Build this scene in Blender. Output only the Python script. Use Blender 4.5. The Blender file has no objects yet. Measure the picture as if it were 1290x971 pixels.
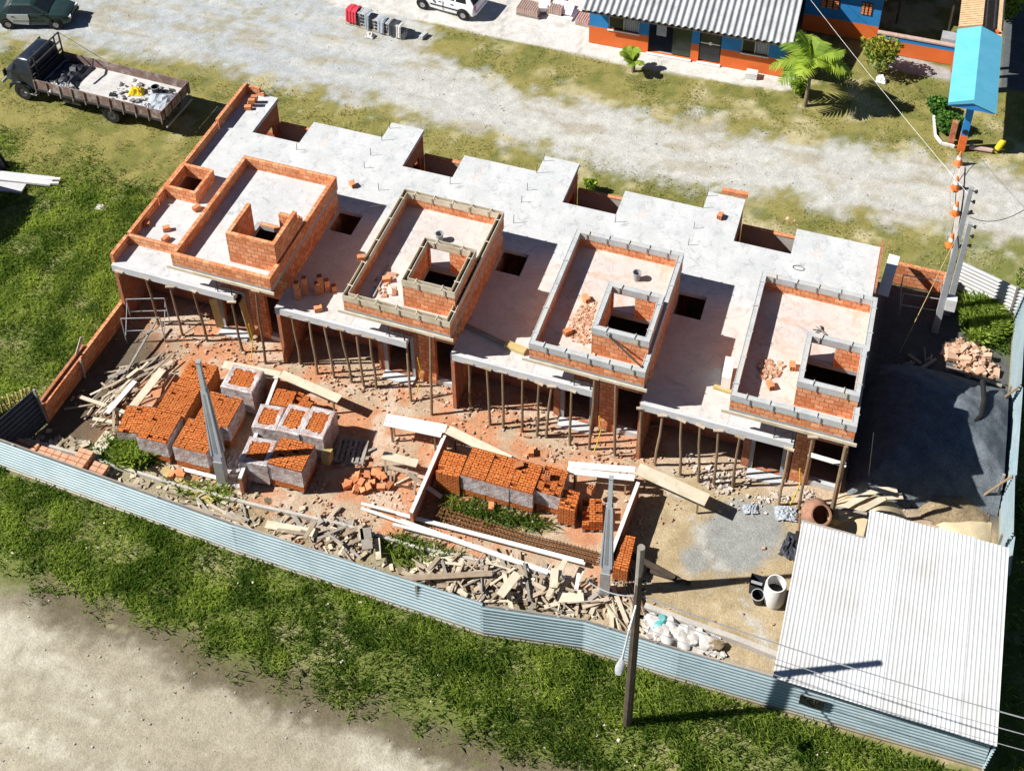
import bpy, bmesh, math, random
import numpy as np
from mathutils import Vector, Matrix, Euler
random.seed(7); RNG = np.random.default_rng(11)
scene = bpy.context.scene
COL = scene.collection
PI = math.pi
rad = math.radians
# ------------------------------------------------------------------ camera maths
W7 = 7.0; FPX = 1716.581; PPY = -456.49
CAM = Vector((26.8443, -30.2949, 41.4193))
CR = Vector((0.94725547, 0.32037901, -0.00802308))
CU = Vector((-0.18138732, 0.55660546, 0.81073362))
CF = Vector((-0.26420773, 0.76651657, -0.58536026))
H = 3.2286                                    # top of the row houses' roof slabs
def g(u, v, z=0.0):
    """point of the photo (1290 px wide) carried down onto the level z"""
    d = CR*((u-645)/FPX) - CU*((v-485.5-PPY)/FPX) + CF
    return CAM + d*((z-CAM.z)/d.z)
def gx(u, v, z=0.0):
    p = g(u, v, z); return (p.x, p.y)
SUN_AZ, SUN_EL = 24.0, 43.0                   # direction the shadows run, height of the sun

# ------------------------------------------------------------------ materials
MATS = {}
def ramp(nt, fac, stops, interp='LINEAR'):
    n = nt.nodes.new('ShaderNodeValToRGB'); cr = n.color_ramp; cr.interpolation = interp
    while len(cr.elements) < len(stops): cr.elements.new(0.5)
    for e, (p, c) in zip(cr.elements, stops):
        e.position = p; e.color = (c[0], c[1], c[2], 1)
    nt.links.new(fac, n.inputs[0]); return n.outputs[0]
def noise(nt, vec, scale, detail=4, rough=.6, dist=0):
    n = nt.nodes.new('ShaderNodeTexNoise'); n.inputs['Scale'].default_value = scale
    n.inputs['Detail'].default_value = detail; n.inputs['Roughness'].default_value = rough
    n.inputs['Distortion'].default_value = dist
    nt.links.new(vec, n.inputs['Vector']); return n.outputs['Fac']
def mixc(nt, fac, a, b, mode='MIX'):
    n = nt.nodes.new('ShaderNodeMix'); n.data_type = 'RGBA'; n.blend_type = mode
    for s, x in ((0, fac), (6, a), (7, b)):
        if hasattr(x, 'is_linked') or hasattr(x, 'links'): nt.links.new(x, n.inputs[s])
        elif isinstance(x, (int, float)): n.inputs[s].default_value = x
        else: n.inputs[s].default_value = (x[0], x[1], x[2], 1)
    return n.outputs[2]
def newmat(name):
    m = bpy.data.materials.new(name); m.use_nodes = True
    nt = m.node_tree; b = nt.nodes['Principled BSDF']
    tc = nt.nodes.new('ShaderNodeTexCoord')
    MATS[name] = m
    return m, nt, b, tc.outputs['Object']
def bump(nt, b, h, strength, dist=.02):
    n = nt.nodes.new('ShaderNodeBump'); n.inputs['Strength'].default_value = strength
    n.inputs['Distance'].default_value = dist
    nt.links.new(h, n.inputs['Height']); nt.links.new(n.outputs[0], b.inputs['Normal'])
def pm(name, c1, c2, scale=3, rough=.8, metal=0, fine=20, fs=.35, bmp=.3, var=0.0, stain=None, stscale=.7, stlo=.5, sthi=.7, spec=.3):
    """two-tone weathered surface: large patches, fine grain, optional stains and per-object tint"""
    m, nt, b, oc = newmat(name)
    c = ramp(nt, noise(nt, oc, scale, 5), [(.3, c1), (.7, c2)])
    f = noise(nt, oc, fine, 3, .7)
    c = mixc(nt, 1.0, c, ramp(nt, f, [(.25, (1-fs,)*3), (.75, (1+fs*.6,)*3)]), 'MULTIPLY')
    if stain:
        c = mixc(nt, ramp(nt, noise(nt, oc, stscale, 6, .65, .4), [(stlo, (0, 0, 0)), (sthi, (1, 1, 1))]), c, stain)
    if var:
        oi = nt.nodes.new('ShaderNodeObjectInfo')
        c = mixc(nt, 1.0, c, ramp(nt, oi.outputs['Random'], [(0, (1-var, 1-var*1.1, 1-var*1.2)), (1, (1+var*.5,)*3)]), 'MULTIPLY')
    nt.links.new(c, b.inputs['Base Color'])
    b.inputs['Roughness'].default_value = rough; b.inputs['Metallic'].default_value = metal
    b.inputs['Specular IOR Level'].default_value = spec
    if bmp: bump(nt, b, f, bmp)
    return m
def brickmat(name, c1, c2, mortar, bw=.3, bh=.2, ms=.012, smear=None, smlo=.55, smhi=.7, var=.0):
    m, nt, b, oc = newmat(name)
    geo = nt.nodes.new('ShaderNodeNewGeometry')
    sx = nt.nodes.new('ShaderNodeSeparateXYZ'); nt.links.new(oc, sx.inputs[0])
    sn = nt.nodes.new('ShaderNodeSeparateXYZ'); nt.links.new(geo.outputs['Normal'], sn.inputs[0])
    def mth(op, a, bb):
        n = nt.nodes.new('ShaderNodeMath'); n.operation = op
        for k, x in enumerate((a, bb)):
            if x is None: continue
            if isinstance(x, (int, float)): n.inputs[k].default_value = x
            else: nt.links.new(x, n.inputs[k])
        return n.outputs[0]
    ax, ay, az = [mth('ABSOLUTE', sn.outputs[k], None) for k in range(3)]
    isx = mth('GREATER_THAN', ax, .6); isz = mth('GREATER_THAN', az, .6)
    def lerp(f, a, bb):
        n = nt.nodes.new('ShaderNodeMix'); n.data_type = 'FLOAT'
        nt.links.new(f, n.inputs[0]); nt.links.new(a, n.inputs[2]); nt.links.new(bb, n.inputs[3]); return n.outputs[0]
    u = lerp(isx, sx.outputs[0], sx.outputs[1]); v = lerp(isz, sx.outputs[2], sx.outputs[1])
    cv = nt.nodes.new('ShaderNodeCombineXYZ'); nt.links.new(u, cv.inputs[0]); nt.links.new(v, cv.inputs[1])
    br = nt.nodes.new('ShaderNodeTexBrick'); nt.links.new(cv.outputs[0], br.inputs['Vector'])
    br.inputs['Scale'].default_value = 1; br.inputs['Brick Width'].default_value = bw; br.inputs['Row Height'].default_value = bh
    br.inputs['Mortar Size'].default_value = ms; br.inputs['Mortar Smooth'].default_value = .3; br.inputs['Bias'].default_value = 0
    br.inputs['Color1'].default_value = (*c1, 1); br.inputs['Color2'].default_value = (*c2, 1); br.inputs['Mortar'].default_value = (*mortar, 1)
    c = br.outputs['Color']
    f = noise(nt, oc, 9, 5, .7)
    c = mixc(nt, 1.0, c, ramp(nt, f, [(.25, (.62, .6, .58)), (.7, (1.18, 1.15, 1.12))]), 'MULTIPLY')
    if smear:
        c = mixc(nt, ramp(nt, noise(nt, oc, 1.3, 6, .7, .5), [(smlo, (0, 0, 0)), (smhi, (.85, .85, .85))]), c, smear)
    nt.links.new(c, b.inputs['Base Color']); b.inputs['Roughness'].default_value = .9
    b.inputs['Specular IOR Level'].default_value = .2
    ib = mth('SUBTRACT', 1.0, br.outputs['Fac'])
    bump(nt, b, mth('ADD', ib, mth('MULTIPLY', f, .5)), .6, .012)
    return m
M = MATS
pm('concrete', (.45, .465, .475), (.58, .59, .595), .9, .85, fine=14, fs=.14, stain=(.36, .38, .40), stlo=.50, sthi=.78, bmp=.25)
pm('concrete_dusty', (.57, .53, .50), (.60, .51, .45), 1.0, .9, fine=18, fs=.2, stain=(.58, .40, .30), stlo=.52, sthi=.8, bmp=.3)
pm('concrete_grey', (.27, .28, .29), (.36, .37, .38), 2, .85, fine=25, fs=.25)
pm('pole_grey', (.46, .49, .52), (.56, .59, .61), 2, .75, fine=30, fs=.2)
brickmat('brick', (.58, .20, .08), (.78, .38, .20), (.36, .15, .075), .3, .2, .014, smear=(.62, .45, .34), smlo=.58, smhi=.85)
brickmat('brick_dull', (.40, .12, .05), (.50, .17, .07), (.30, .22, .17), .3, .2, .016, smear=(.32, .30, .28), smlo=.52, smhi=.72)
brickmat('brick_stack', (.54, .15, .035), (.62, .21, .055), (.12, .03, .012), .19, .095, .012)
pm('brick_loose', (.60, .21, .085), (.70, .31, .15), 5, .9, fine=40, fs=.25, var=.25, bmp=.3)
pm('brick_hole', (.10, .028, .012), (.14, .04, .016), 5, .95)
pm('rubble_orange', (.56, .27, .15), (.66, .40, .27), 4, .95, fine=30, fs=.3)
pm('wood_pale', (.36, .28, .20), (.52, .44, .34), 3, .85, fine=35, fs=.25, var=.3)
pm('wood_board', (.55, .47, .35), (.66, .60, .48), 2, .85, fine=30, fs=.2, stain=(.40, .36, .22), stscale=1.2, var=.08)
pm('wood_yellow', (.44, .33, .13), (.52, .42, .2), 2.5, .85, fine=30, fs=.3, var=.1)
pm('wood_prop', (.22, .145, .085), (.33, .235, .145), 3, .9, fine=40, fs=.35, var=.3)
pm('wood_dark', (.055, .04, .03), (.10, .078, .058), 3, .9, fine=30, fs=.35)
pm('wood_grey', (.26, .235, .21), (.38, .35, .31), 3, .9, fine=30, fs=.3, var=.25)
pm('wood_white', (.70, .68, .63), (.80, .78, .74), 2, .7, fine=30, fs=.12)
pm('wood_truck', (.16, .10, .085), (.27, .19, .165), 3, .85, fine=30, fs=.35, stain=(.40, .36, .33), stscale=2)
pm('truck_floor', (.45, .435, .42), (.60, .585, .57), 1.6, .85, fine=25, fs=.25, stain=(.30, .27, .23), stscale=2.2, stlo=.55, sthi=.75)
pm('zinc', (.23, .315, .35), (.32, .405, .435), .8, .55, .15, fine=8, fs=.10, bmp=.05, spec=.5, var=.10, stain=(.24, .27, .26), stscale=1.1, stlo=.56, sthi=.8)
pm('zinc_dark', (.05, .065, .08), (.09, .11, .13), .8, .5, .3, fine=8, fs=.2, bmp=.05)
pm('zinc_white', (.52, .53, .535), (.59, .60, .605), .5, .6, .0, fine=6, fs=.10, bmp=.04, var=.09, stain=(.43, .42, .39), stscale=.6, stlo=.48, sthi=.8)
pm('fibre_cement', (.34, .35, .355), (.46, .47, .47), .9, .85, fine=16, fs=.25, stain=(.25, .26, .27), stscale=1.1, stlo=.5, sthi=.75)
pm('rebar_rust', (.16, .07, .03), (.25, .12, .045), 5, .9, fine=30, fs=.4)
pm('steel_dark', (.05, .05, .055), (.09, .09, .095), 4, .6, .5)
pm('steel_grey', (.38, .39, .40), (.48, .49, .5), 4, .5, .4)
pm('paint_orange', (.66, .135, .025), (.74, .17, .04), 1, .75, fine=20, fs=.14, bmp=.1)
pm('paint_blue', (.02, .19, .47), (.03, .24, .56), 1, .75, fine=20, fs=.14, bmp=.1)
pm('paint_sky', (.10, .40, .58), (.13, .46, .64), 1.2, .7, fine=12, fs=.1, bmp=.1, stain=(.10, .36, .52), stscale=1.5, stlo=.58, sthi=.75)
pm('glass_dark', (.012, .016, .018), (.02, .026, .03), 2, .12, spec=.5, bmp=0)
pm('glass_green', (.018, .035, .022), (.03, .055, .03), 3, .2, spec=.5, bmp=0)
pm('white_paint', (.78, .78, .77), (.82, .82, .81), 2, .4, fine=20, fs=.06, bmp=.05)
pm('car_white', (.76, .77, .78), (.80, .81, .82), 2, .25, spec=.5, bmp=0, fs=.04)
pm('car_green', (.02, .045, .042), (.035, .062, .058), 2, .28, .2, spec=.6, bmp=0, fs=.1)
pm('car_silver', (.52, .54, .54), (.58, .6, .6), 2, .35, .3, spec=.5, bmp=0, fs=.06)
pm('truck_blue', (.012, .018, .03), (.022, .03, .048), 2, .32, .1, spec=.5, bmp=.05, stain=(.10, .11, .14), stscale=3, stlo=.62, sthi=.72)
pm('rubber', (.012, .012, .012), (.022, .022, .022), 6, .85)
pm('black_plastic', (.012, .012, .013), (.02, .02, .021), 6, .5)
pm('rim_grey', (.35, .35, .36), (.45, .45, .46), 6, .4, .6)
pm('lamp_glass', (.62, .66, .66), (.7, .72, .72), 6, .15, spec=.6, bmp=0)
pm('red_cloth', (.52, .03, .05), (.66, .06, .09), 4, .8)
pm('yellow_plastic', (.74, .52, .02), (.8, .6, .03), 4, .45, bmp=.1)
pm('cone_orange', (.75, .17, .03), (.82, .22, .05), 4, .55, bmp=.1)
pm('plaster_white', (.62, .62, .60), (.72, .72, .70), 2, .8, fine=20, fs=.15, stain=(.45, .43, .40), stscale=2)
pm('sack_white', (.46, .44, .41), (.64, .62, .59), 4, .8, fine=12, fs=.25, var=.12)
pm('sack_teal', (.08, .36, .36), (.14, .46, .45), 4, .7)
pm('tarp_dark', (.025, .027, .035), (.05, .055, .07), 4, .55)
pm('tarp_grey', (.30, .34, .38), (.42, .46, .5), 4, .5)
pm('block_grey', (.36, .37, .38), (.48, .49, .5), 4, .9, fine=30, fs=.25, var=.2)
pm('tile_clay', (.40, .26, .21), (.55, .41, .36), 5, .85, fine=25, fs=.3)
pm('gravel_dark', (.105, .128, .148), (.19, .22, .245), 2, .95, fine=30, fs=.8, bmp=1.0)
pm('sand', (.55, .44, .27), (.63, .53, .35), 1.5, .95, fine=22, fs=.2, bmp=.4)
pm('sand_brown', (.20, .15, .09), (.32, .25, .15), 5, .95, fine=14, fs=.5, bmp=.8)
pm('mixer_rust', (.24, .11, .06), (.38, .22, .15), 4, .8, fine=25, fs=.3)
pm('trunk', (.16, .13, .09), (.24, .20, .14), 6, .9, fine=30, fs=.4)
pm('roof_tile_tan', (.50, .33, .18), (.62, .45, .27), 5, .85, fine=16, fs=.35)
pm('plaster_rough', (.40, .37, .33), (.50, .47, .43), 2, .9, fine=20, fs=.25)
pm('ring_grey', (.38, .40, .40), (.50, .51, .51), 3, .85, fine=25, fs=.25, stain=(.50, .44, .36), stscale=2, stlo=.52, sthi=.7)
pm('house_plain', (.34, .33, .31), (.42, .41, .39), 1, .9)
def mudsplash():
    m = MATS['zinc']; nt = m.node_tree; b = nt.nodes['Principled BSDF']; l = b.inputs['Base Color'].links[0]; c = l.from_socket
    tc = [n for n in nt.nodes if n.type == 'TEX_COORD'][0].outputs['Object']; s = nt.nodes.new('ShaderNodeSeparateXYZ'); nt.links.new(tc, s.inputs[0])
    a = nt.nodes.new('ShaderNodeMath'); a.operation = 'MULTIPLY_ADD'; nt.links.new(noise(nt, tc, 3.0, 6, .75), a.inputs[0]); a.inputs[1].default_value = -.34; nt.links.new(s.outputs[2], a.inputs[2])
    nt.links.new(mixc(nt, ramp(nt, a.outputs[0], [(0.0, (.75,)*3), (.12, (0, 0, 0))]), c, (.26, .21, .14)), b.inputs['Base Color'])
mudsplash()
def concmat(name, c1, c2, damp, dust, dlo, dhi, crk=.3):
    m, nt, b, oc = newmat(name)
    c = ramp(nt, noise(nt, oc, .8, 7, .68, .6), [(.3, c1), (.68, c2)])
    c = mixc(nt, ramp(nt, noise(nt, oc, 1.9, 7, .72, 1.2), [(.54, (0, 0, 0)), (.66, (.85,)*3)]), c, damp)
    c = mixc(nt, ramp(nt, noise(nt, oc, 5.5, 5, .7, .8), [(.57, (0, 0, 0)), (.68, (.5,)*3)]), c, damp)
    c = mixc(nt, ramp(nt, noise(nt, oc, 1.15, 6, .72, .9), [(dlo, (0, 0, 0)), (dhi, (.9,)*3)]), c, dust)
    vo = nt.nodes.new('ShaderNodeTexVoronoi'); vo.feature = 'DISTANCE_TO_EDGE'; vo.inputs['Scale'].default_value = .55
    wv = nt.nodes.new('ShaderNodeVectorMath'); wv.operation = 'ADD'
    nn = nt.nodes.new('ShaderNodeTexNoise'); nn.inputs['Scale'].default_value = 1.4; nn.inputs['Detail'].default_value = 6
    nt.links.new(oc, nn.inputs['Vector']); nt.links.new(oc, wv.inputs[0]); nt.links.new(nn.outputs['Color'], wv.inputs[1]); nt.links.new(wv.outputs[0], vo.inputs['Vector'])
    c = mixc(nt, ramp(nt, vo.outputs['Distance'], [(.0, (crk,)*3), (.012, (0, 0, 0))]), c, [q*.55 for q in damp])
    f = noise(nt, oc, 30, 3, .75); c = mixc(nt, 1.0, c, ramp(nt, f, [(.3, (.84,)*3), (.6, (1.06,)*3)]), 'MULTIPLY')
    sp = noise(nt, oc, 55, 1, .5); c = mixc(nt, ramp(nt, sp, [(.70, (0, 0, 0)), (.73, (.7,)*3)]), c, (.40, .20, .12))
    nt.links.new(c, b.inputs['Base Color']); b.inputs['Roughness'].default_value = .88; b.inputs['Specular IOR Level'].default_value = .25
    bump(nt, b, noise(nt, oc, 7, 6, .7), .35, .03)
concmat('slab_concrete', (.44, .455, .46), (.57, .58, .58), (.34, .36, .37), (.56, .47, .42), .58, .8, .22)
concmat('slab_dusty', (.47, .44, .42), (.60, .56, .53), (.38, .36, .36), (.54, .35, .25), .54, .78)
concmat('slab_orange', (.50, .45, .42), (.60, .54, .50), (.40, .35, .32), (.57, .33, .21), .49, .72)
def filmmat():
    m, nt, b, oc = newmat('plastic_film')
    f = noise(nt, oc, 5, 5, .7, 1.2)
    nt.links.new(ramp(nt, f, [(.35, (.52, .48, .48)), (.65, (.74, .71, .71))]), b.inputs['Base Color'])
    b.inputs['Roughness'].default_value = .25; b.inputs['Specular IOR Level'].default_value = .6
    nt.links.new(ramp(nt, noise(nt, oc, 2.2, 4, .6, 1.0), [(.3, (.28,)*3), (.62, (.86,)*3)]), b.inputs['Alpha'])
    bump(nt, b, f, .8, .05)
filmmat()
def leafmat(name, lo, hi, trans=.25):
    m, nt, b, oc = newmat(name)
    at = nt.nodes.new('ShaderNodeAttribute'); at.attribute_name = 'tint'
    c = ramp(nt, at.outputs['Fac'], [(0, lo), (1, hi)])
    nt.links.new(c, b.inputs['Base Color']); b.inputs['Roughness'].default_value = .55
    b.inputs['Specular IOR Level'].default_value = .25
    t = nt.nodes.new('ShaderNodeBsdfTranslucent'); nt.links.new(c, t.inputs[0])
    mx = nt.nodes.new('ShaderNodeMixShader'); mx.inputs[0].default_value = trans
    nt.links.new(b.outputs[0], mx.inputs[1]); nt.links.new(t.outputs[0], mx.inputs[2])
    nt.links.new(mx.outputs[0], nt.nodes['Material Output'].inputs[0])
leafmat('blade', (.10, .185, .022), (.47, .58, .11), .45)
leafmat('blade_dry', (.22, .22, .06), (.54, .50, .22), .35)
leafmat('leaf_dark', (.02, .08, .015), (.14, .30, .04), .3)
leafmat('leaf_palm', (.07, .16, .012), (.44, .56, .07), .4)
leafmat('leaf_autumn', (.07, .16, .02), (.46, .42, .05), .3)
leafmat('chips', (.32, .14, .07), (.62, .45, .33), 0)
leafmat('stones', (.25, .24, .22), (.56, .52, .47), 0)
leafmat('plaster_bits', (.30, .22, .17), (.60, .55, .50), 0)
leafmat('scrap_dark', (.03, .03, .035), (.22, .22, .22), 0)
leafmat('litter', (.20, .15, .09), (.58, .50, .38), 0)
def groundmat():
    m, nt, b, oc = newmat('ground_mix')
    at = nt.nodes.new('ShaderNodeAttribute'); at.attribute_name = 'albedo'
    f1 = noise(nt, oc, 2.3, 6, .7); f2 = noise(nt, oc, 13, 5, .75); f3 = noise(nt, oc, 38, 2, .6)
    c = mixc(nt, 1.0, at.outputs['Color'], ramp(nt, f1, [(.25, (.80, .79, .76)), (.75, (1.16, 1.16, 1.16))]), 'MULTIPLY')
    c = mixc(nt, 1.0, c, ramp(nt, f2, [(.28, (.76, .75, .72)), (.5, (1, 1, 1)), (.75, (1.16, 1.16, 1.17))]), 'MULTIPLY')
    c = mixc(nt, 1.0, c, ramp(nt, f3, [(.32, (.72,)*3), (.55, (1.05,)*3)]), 'MULTIPLY')
    nt.links.new(c, b.inputs['Base Color']); b.inputs['Roughness'].default_value = .95
    b.inputs['Specular IOR Level'].default_value = .12
    bump(nt, b, f2, .7, .05)
groundmat()

# ------------------------------------------------------------------ mesh helpers
class MB:
    def __init__(s): s.v = []; s.f = []; s.m = []; s.mi = 0
    def add(s, vs, fs):
        o = len(s.v); s.v += [tuple(p) for p in vs]
        for f in fs: s.f.append([o+i for i in f]); s.m.append(s.mi)
        return s
    def box(s, x0, x1, y0, y1, z0, z1):
        vs = [(x, y, z) for z in (z0, z1) for x, y in ((x0, y0), (x1, y0), (x1, y1), (x0, y1))]
        return s.add(vs, [(0, 3, 2, 1), (4, 5, 6, 7), (0, 1, 5, 4), (1, 2, 6, 5), (2, 3, 7, 6), (3, 0, 4, 7)])
    def obox(s, c, size, rz=0, rx=0, ry=0):
        R = Euler((rx, ry, rz)).to_matrix(); c = Vector(c); l, w, h = [q/2 for q in size]
        vs = [c + R @ Vector((x, y, z)) for z in (-h, h) for x, y in ((-l, -w), (l, -w), (l, w), (-l, w))]
        return s.add(vs, [(0, 3, 2, 1), (4, 5, 6, 7), (0, 1, 5, 4), (1, 2, 6, 5), (2, 3, 7, 6), (3, 0, 4, 7)])
    def beam(s, a, b, w, h=None, up=(0, 0, 1)):
        a = Vector(a); b = Vector(b); d = (b-a).normalized(); up = Vector(up); h = h or w
        if abs(d.dot(up)) > .98: up = Vector((1, 0, 0))
        sd = d.cross(up).normalized(); u = sd.cross(d)
        vs = [p + sd*i*w/2 + u*j*h/2 for p in (a, b) for i, j in ((-1, -1), (1, -1), (1, 1), (-1, 1))]
        return s.add(vs, [(0, 1, 2, 3), (7, 6, 5, 4), (0, 4, 5, 1), (1, 5, 6, 2), (2, 6, 7, 3), (3, 7, 4, 0)])
    def prism(s, poly, z0, z1):
        n = len(poly); vs = [(x, y, z0) for x, y in poly] + [(x, y, z1) for x, y in poly]
        return s.add(vs, [tuple(range(n))[::-1], tuple(range(n, 2*n))] + [(i, (i+1) % n, n+(i+1) % n, n+i) for i in range(n)])
    def tube(s, pts, rs, n=8, cap=True):
        pts = [Vector(p) for p in pts]
        if not isinstance(rs, (list, tuple)): rs = [rs]*len(pts)
        o = len(s.v); ref = None
        for k, p in enumerate(pts):
            d = (pts[min(k+1, len(pts)-1)] - pts[max(k-1, 0)]).normalized()
            r0 = Vector((0, 0, 1)) if abs(d.z) < .9 else Vector((1, 0, 0))
            a = d.cross(r0).normalized() if ref is None else (ref - d*ref.dot(d)).normalized()
            ref = a; b = d.cross(a)
            for i in range(n):
                t = 2*PI*i/n; s.v.append(tuple(p + (a*math.cos(t)+b*math.sin(t))*rs[k]))
        for k in range(len(pts)-1):
            for i in range(n):
                j = (i+1) % n; s.f.append([o+k*n+i, o+k*n+j, o+(k+1)*n+j, o+(k+1)*n+i]); s.m.append(s.mi)
        if cap:
            s.f.append([o+i for i in range(n)][::-1]); s.m.append(s.mi)
            s.f.append([o+(len(pts)-1)*n+i for i in range(n)]); s.m.append(s.mi)
        return s
    def lathe(s, prof, c=(0, 0, 0), n=20, axis='z'):
        o = len(s.v)
        for r, z in prof:
            for i in range(n):
                t = 2*PI*i/n; x, y = r*math.cos(t), r*math.sin(t)
                p = (x, y, z) if axis == 'z' else ((x, z, y) if axis == 'y' else (z, x, y))
                s.v.append((c[0]+p[0], c[1]+p[1], c[2]+p[2]))
        for k in range(len(prof)-1):
            for i in range(n):
                j = (i+1) % n; s.f.append([o+k*n+i, o+k*n+j, o+(k+1)*n+j, o+(k+1)*n+i]); s.m.append(s.mi)
        return s
    def loft(s, rings, cap=True):
        o = len(s.v); n = len(rings[0])
        for r in rings: s.v += [tuple(p) for p in r]
        for k in range(len(rings)-1):
            for i in range(n):
                j = (i+1) % n; s.f.append([o+k*n+i, o+k*n+j, o+(k+1)*n+j, o+(k+1)*n+i]); s.m.append(s.mi)
        if cap:
            s.f.append([o+i for i in range(n)][::-1]); s.m.append(s.mi)
            s.f.append([o+(len(rings)-1)*n+i for i in range(n)]); s.m.append(s.mi)
        return s
    def mesh(s, name, mats, smooth=False):
        me = bpy.data.meshes.new(name); me.from_pydata(s.v, [], s.f)
        for m in (mats if isinstance(mats, (list, tuple)) else [mats]): me.materials.append(MATS[m])
        if max(s.m, default=0) > 0: me.polygons.foreach_set('material_index', s.m)
        bm = bmesh.new(); bm.from_mesh(me); bmesh.ops.recalc_face_normals(bm, faces=bm.faces)
        if smooth:
            for f in bm.faces: f.smooth = True
            for e in bm.edges:
                if len(e.link_faces) == 2 and e.calc_face_angle(0) > .7: e.smooth = False
        bm.to_mesh(me); bm.free(); me.update()
        return me
    def build(s, name, mats, parent=None, loc=(0, 0, 0), rz=0, smooth=False, bevel=0):
        o = bpy.data.objects.new(name, s.mesh(name, mats, smooth)); COL.objects.link(o)
        o.location = loc; o.rotation_euler = (0, 0, rz)
        if parent: o.parent = parent
        if bevel:
            b = o.modifiers.new('edge', 'BEVEL'); b.width = bevel; b.segments = 2; b.limit_method = 'ANGLE'; b.angle_limit = rad(35)
        return o
def npmesh(name, V, F, mat, tint=None, albedo=None, parent=None, smooth=False):
    me = bpy.data.meshes.new(name); V = np.asarray(V, np.float32); F = np.asarray(F, np.int32)
    k = F.shape[1]
    me.vertices.add(len(V)); me.vertices.foreach_set('co', V.ravel())
    me.loops.add(F.size); me.loops.foreach_set('vertex_index', F.ravel())
    me.polygons.add(len(F)); me.polygons.foreach_set('loop_start', np.arange(0, F.size, k, dtype=np.int32))
    me.update(calc_edges=True)
    if tint is not None:
        a = me.attributes.new('tint', 'FLOAT', 'POINT'); a.data.foreach_set('value', np.asarray(tint, np.float32))
    if albedo is not None:
        a = me.attributes.new('albedo', 'FLOAT_COLOR', 'POINT')
        a.data.foreach_set('color', np.concatenate([albedo, np.ones((len(V), 1))], 1).astype(np.float32).ravel())
    me.materials.append(MATS[mat])
    me.polygons.foreach_set('use_smooth', np.full(len(F), bool(smooth)))
    o = bpy.data.objects.new(name, me); COL.objects.link(o)
    if parent: o.parent = parent
    return o
def tag(o, label=None, cat=None, group=None, kind=None):
    if label: o['label'] = label
    if cat: o['category'] = cat
    if group: o['group'] = group
    if kind: o['kind'] = kind
    return o
def thing(name, label, cat, loc=(0, 0, 0), rz=0, group=None):
    o = bpy.data.objects.new(name, None); o.empty_display_size = .2; COL.objects.link(o)
    o.location = loc; o.rotation_euler = (0, 0, rz)
    return tag(o, label, cat, group)
def copy_tree(o, loc=None, rz=None, label=None, parent=None):
    kids = list(o.children); c = o.copy(); COL.objects.link(c)
    if parent: c.parent = parent
    if loc is not None: c.location = loc
    if rz is not None: c.rotation_euler = (0, 0, rz)
    if label: c['label'] = label
    for k in kids: copy_tree(k, parent=c)
    return c
# numpy value noise ------------------------------------------------
_perm = np.random.default_rng(3).random((256, 256))
def vnoise(x, y):
    xi = np.floor(x).astype(int); yi = np.floor(y).astype(int); fx = x-xi; fy = y-yi
    fx = fx*fx*(3-2*fx); fy = fy*fy*(3-2*fy)
    a = _perm[xi % 256, yi % 256]; b = _perm[(xi+1) % 256, yi % 256]; c = _perm[xi % 256, (yi+1) % 256]; d = _perm[(xi+1) % 256, (yi+1) % 256]
    return (a*(1-fx)+b*fx)*(1-fy)+(c*(1-fx)+d*fx)*fy
def fbm(x, y, s=1., o=4):
    r = 0; a = .5; t = 0
    for k in range(o):
        r = r+a*vnoise(x*s+17*k, y*s+31*k); t += a; a *= .55; s *= 2.03
    return r/t
def sd_poly(x, y, poly):
    """signed distance (positive inside) of points to a polygon"""
    p = np.asarray(poly, float); q = np.roll(p, -1, 0)
    d = np.full(x.shape, 1e9); ins = np.zeros(x.shape, bool)
    for (ax, ay), (bx, by) in zip(p, q):
        ex, ey = bx-ax, by-ay; t = np.clip(((x-ax)*ex+(y-ay)*ey)/(ex*ex+ey*ey+1e-12), 0, 1)
        d = np.minimum(d, np.hypot(x-ax-t*ex, y-ay-t*ey))
        c = ((ay > y) != (by > y)) & (x < ex*(y-ay)/((by-ay) if by != ay else 1e-9)+ax); ins ^= c
    return np.where(ins, d, -d)
def sstep(a, b, x):
    t = np.clip((x-a)/(b-a), 0, 1); return t*t*(3-2*t)
# ================================================================== THE SETTING
PX = lambda L, z=0.0: [gx(u, v, z) for u, v in L]
Z_GRAVEL = PX([(-500, 20), (-150, 25), (0, 52), (110, 60), (200, 70), (300, 88), (360, 104), (420, 118), (500, 140), (600, 165), (700, 190), (830, 215), (930, 240), (1060, 264), (1190, 292), (1290, 303), (1600, 350), (1700, 290), (1500, 250), (1290, 220), (1190, 206), (1060, 184), (960, 172), (900, 158), (830, 148), (740, 130), (640, 108), (560, 84), (540, 60), (545, 32), (470, 0), (420, -30), (380, -200), (-500, -200)])
Z_APRON = PX([(425, 8), (470, 16), (520, 22), (563, 33), (633, 48), (677, 58), (740, 71), (783, 80), (880, 98), (985, 114), (1003, 112), (1010, 60), (1010, -120), (380, -200), (395, -12)])
Z_FROAD = PX([(-400, 660), (-60, 716), (0, 736), (60, 752), (130, 786), (200, 806), (260, 838), (330, 864), (400, 888), (470, 908), (560, 938), (640, 962), (700, 985), (900, 1050), (1300, 1150), (1300, 1500), (-900, 1500), (-900, 700)])
Z_YARD = [(-.1, -5.2), (-.4, -7.7), (33.3, -7.4), (33.6, 11.4), (28.2, 11.6), (28.2, 11.2), (0, 11.2)]
Z_SIDE = PX([(1110, 60), (1200, 88), (1198, 102), (1100, 82)])
Z_SHADEROAD = [(32.3, 26.2), (45, 26.2), (45, 60), (32.3, 60)]
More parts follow.
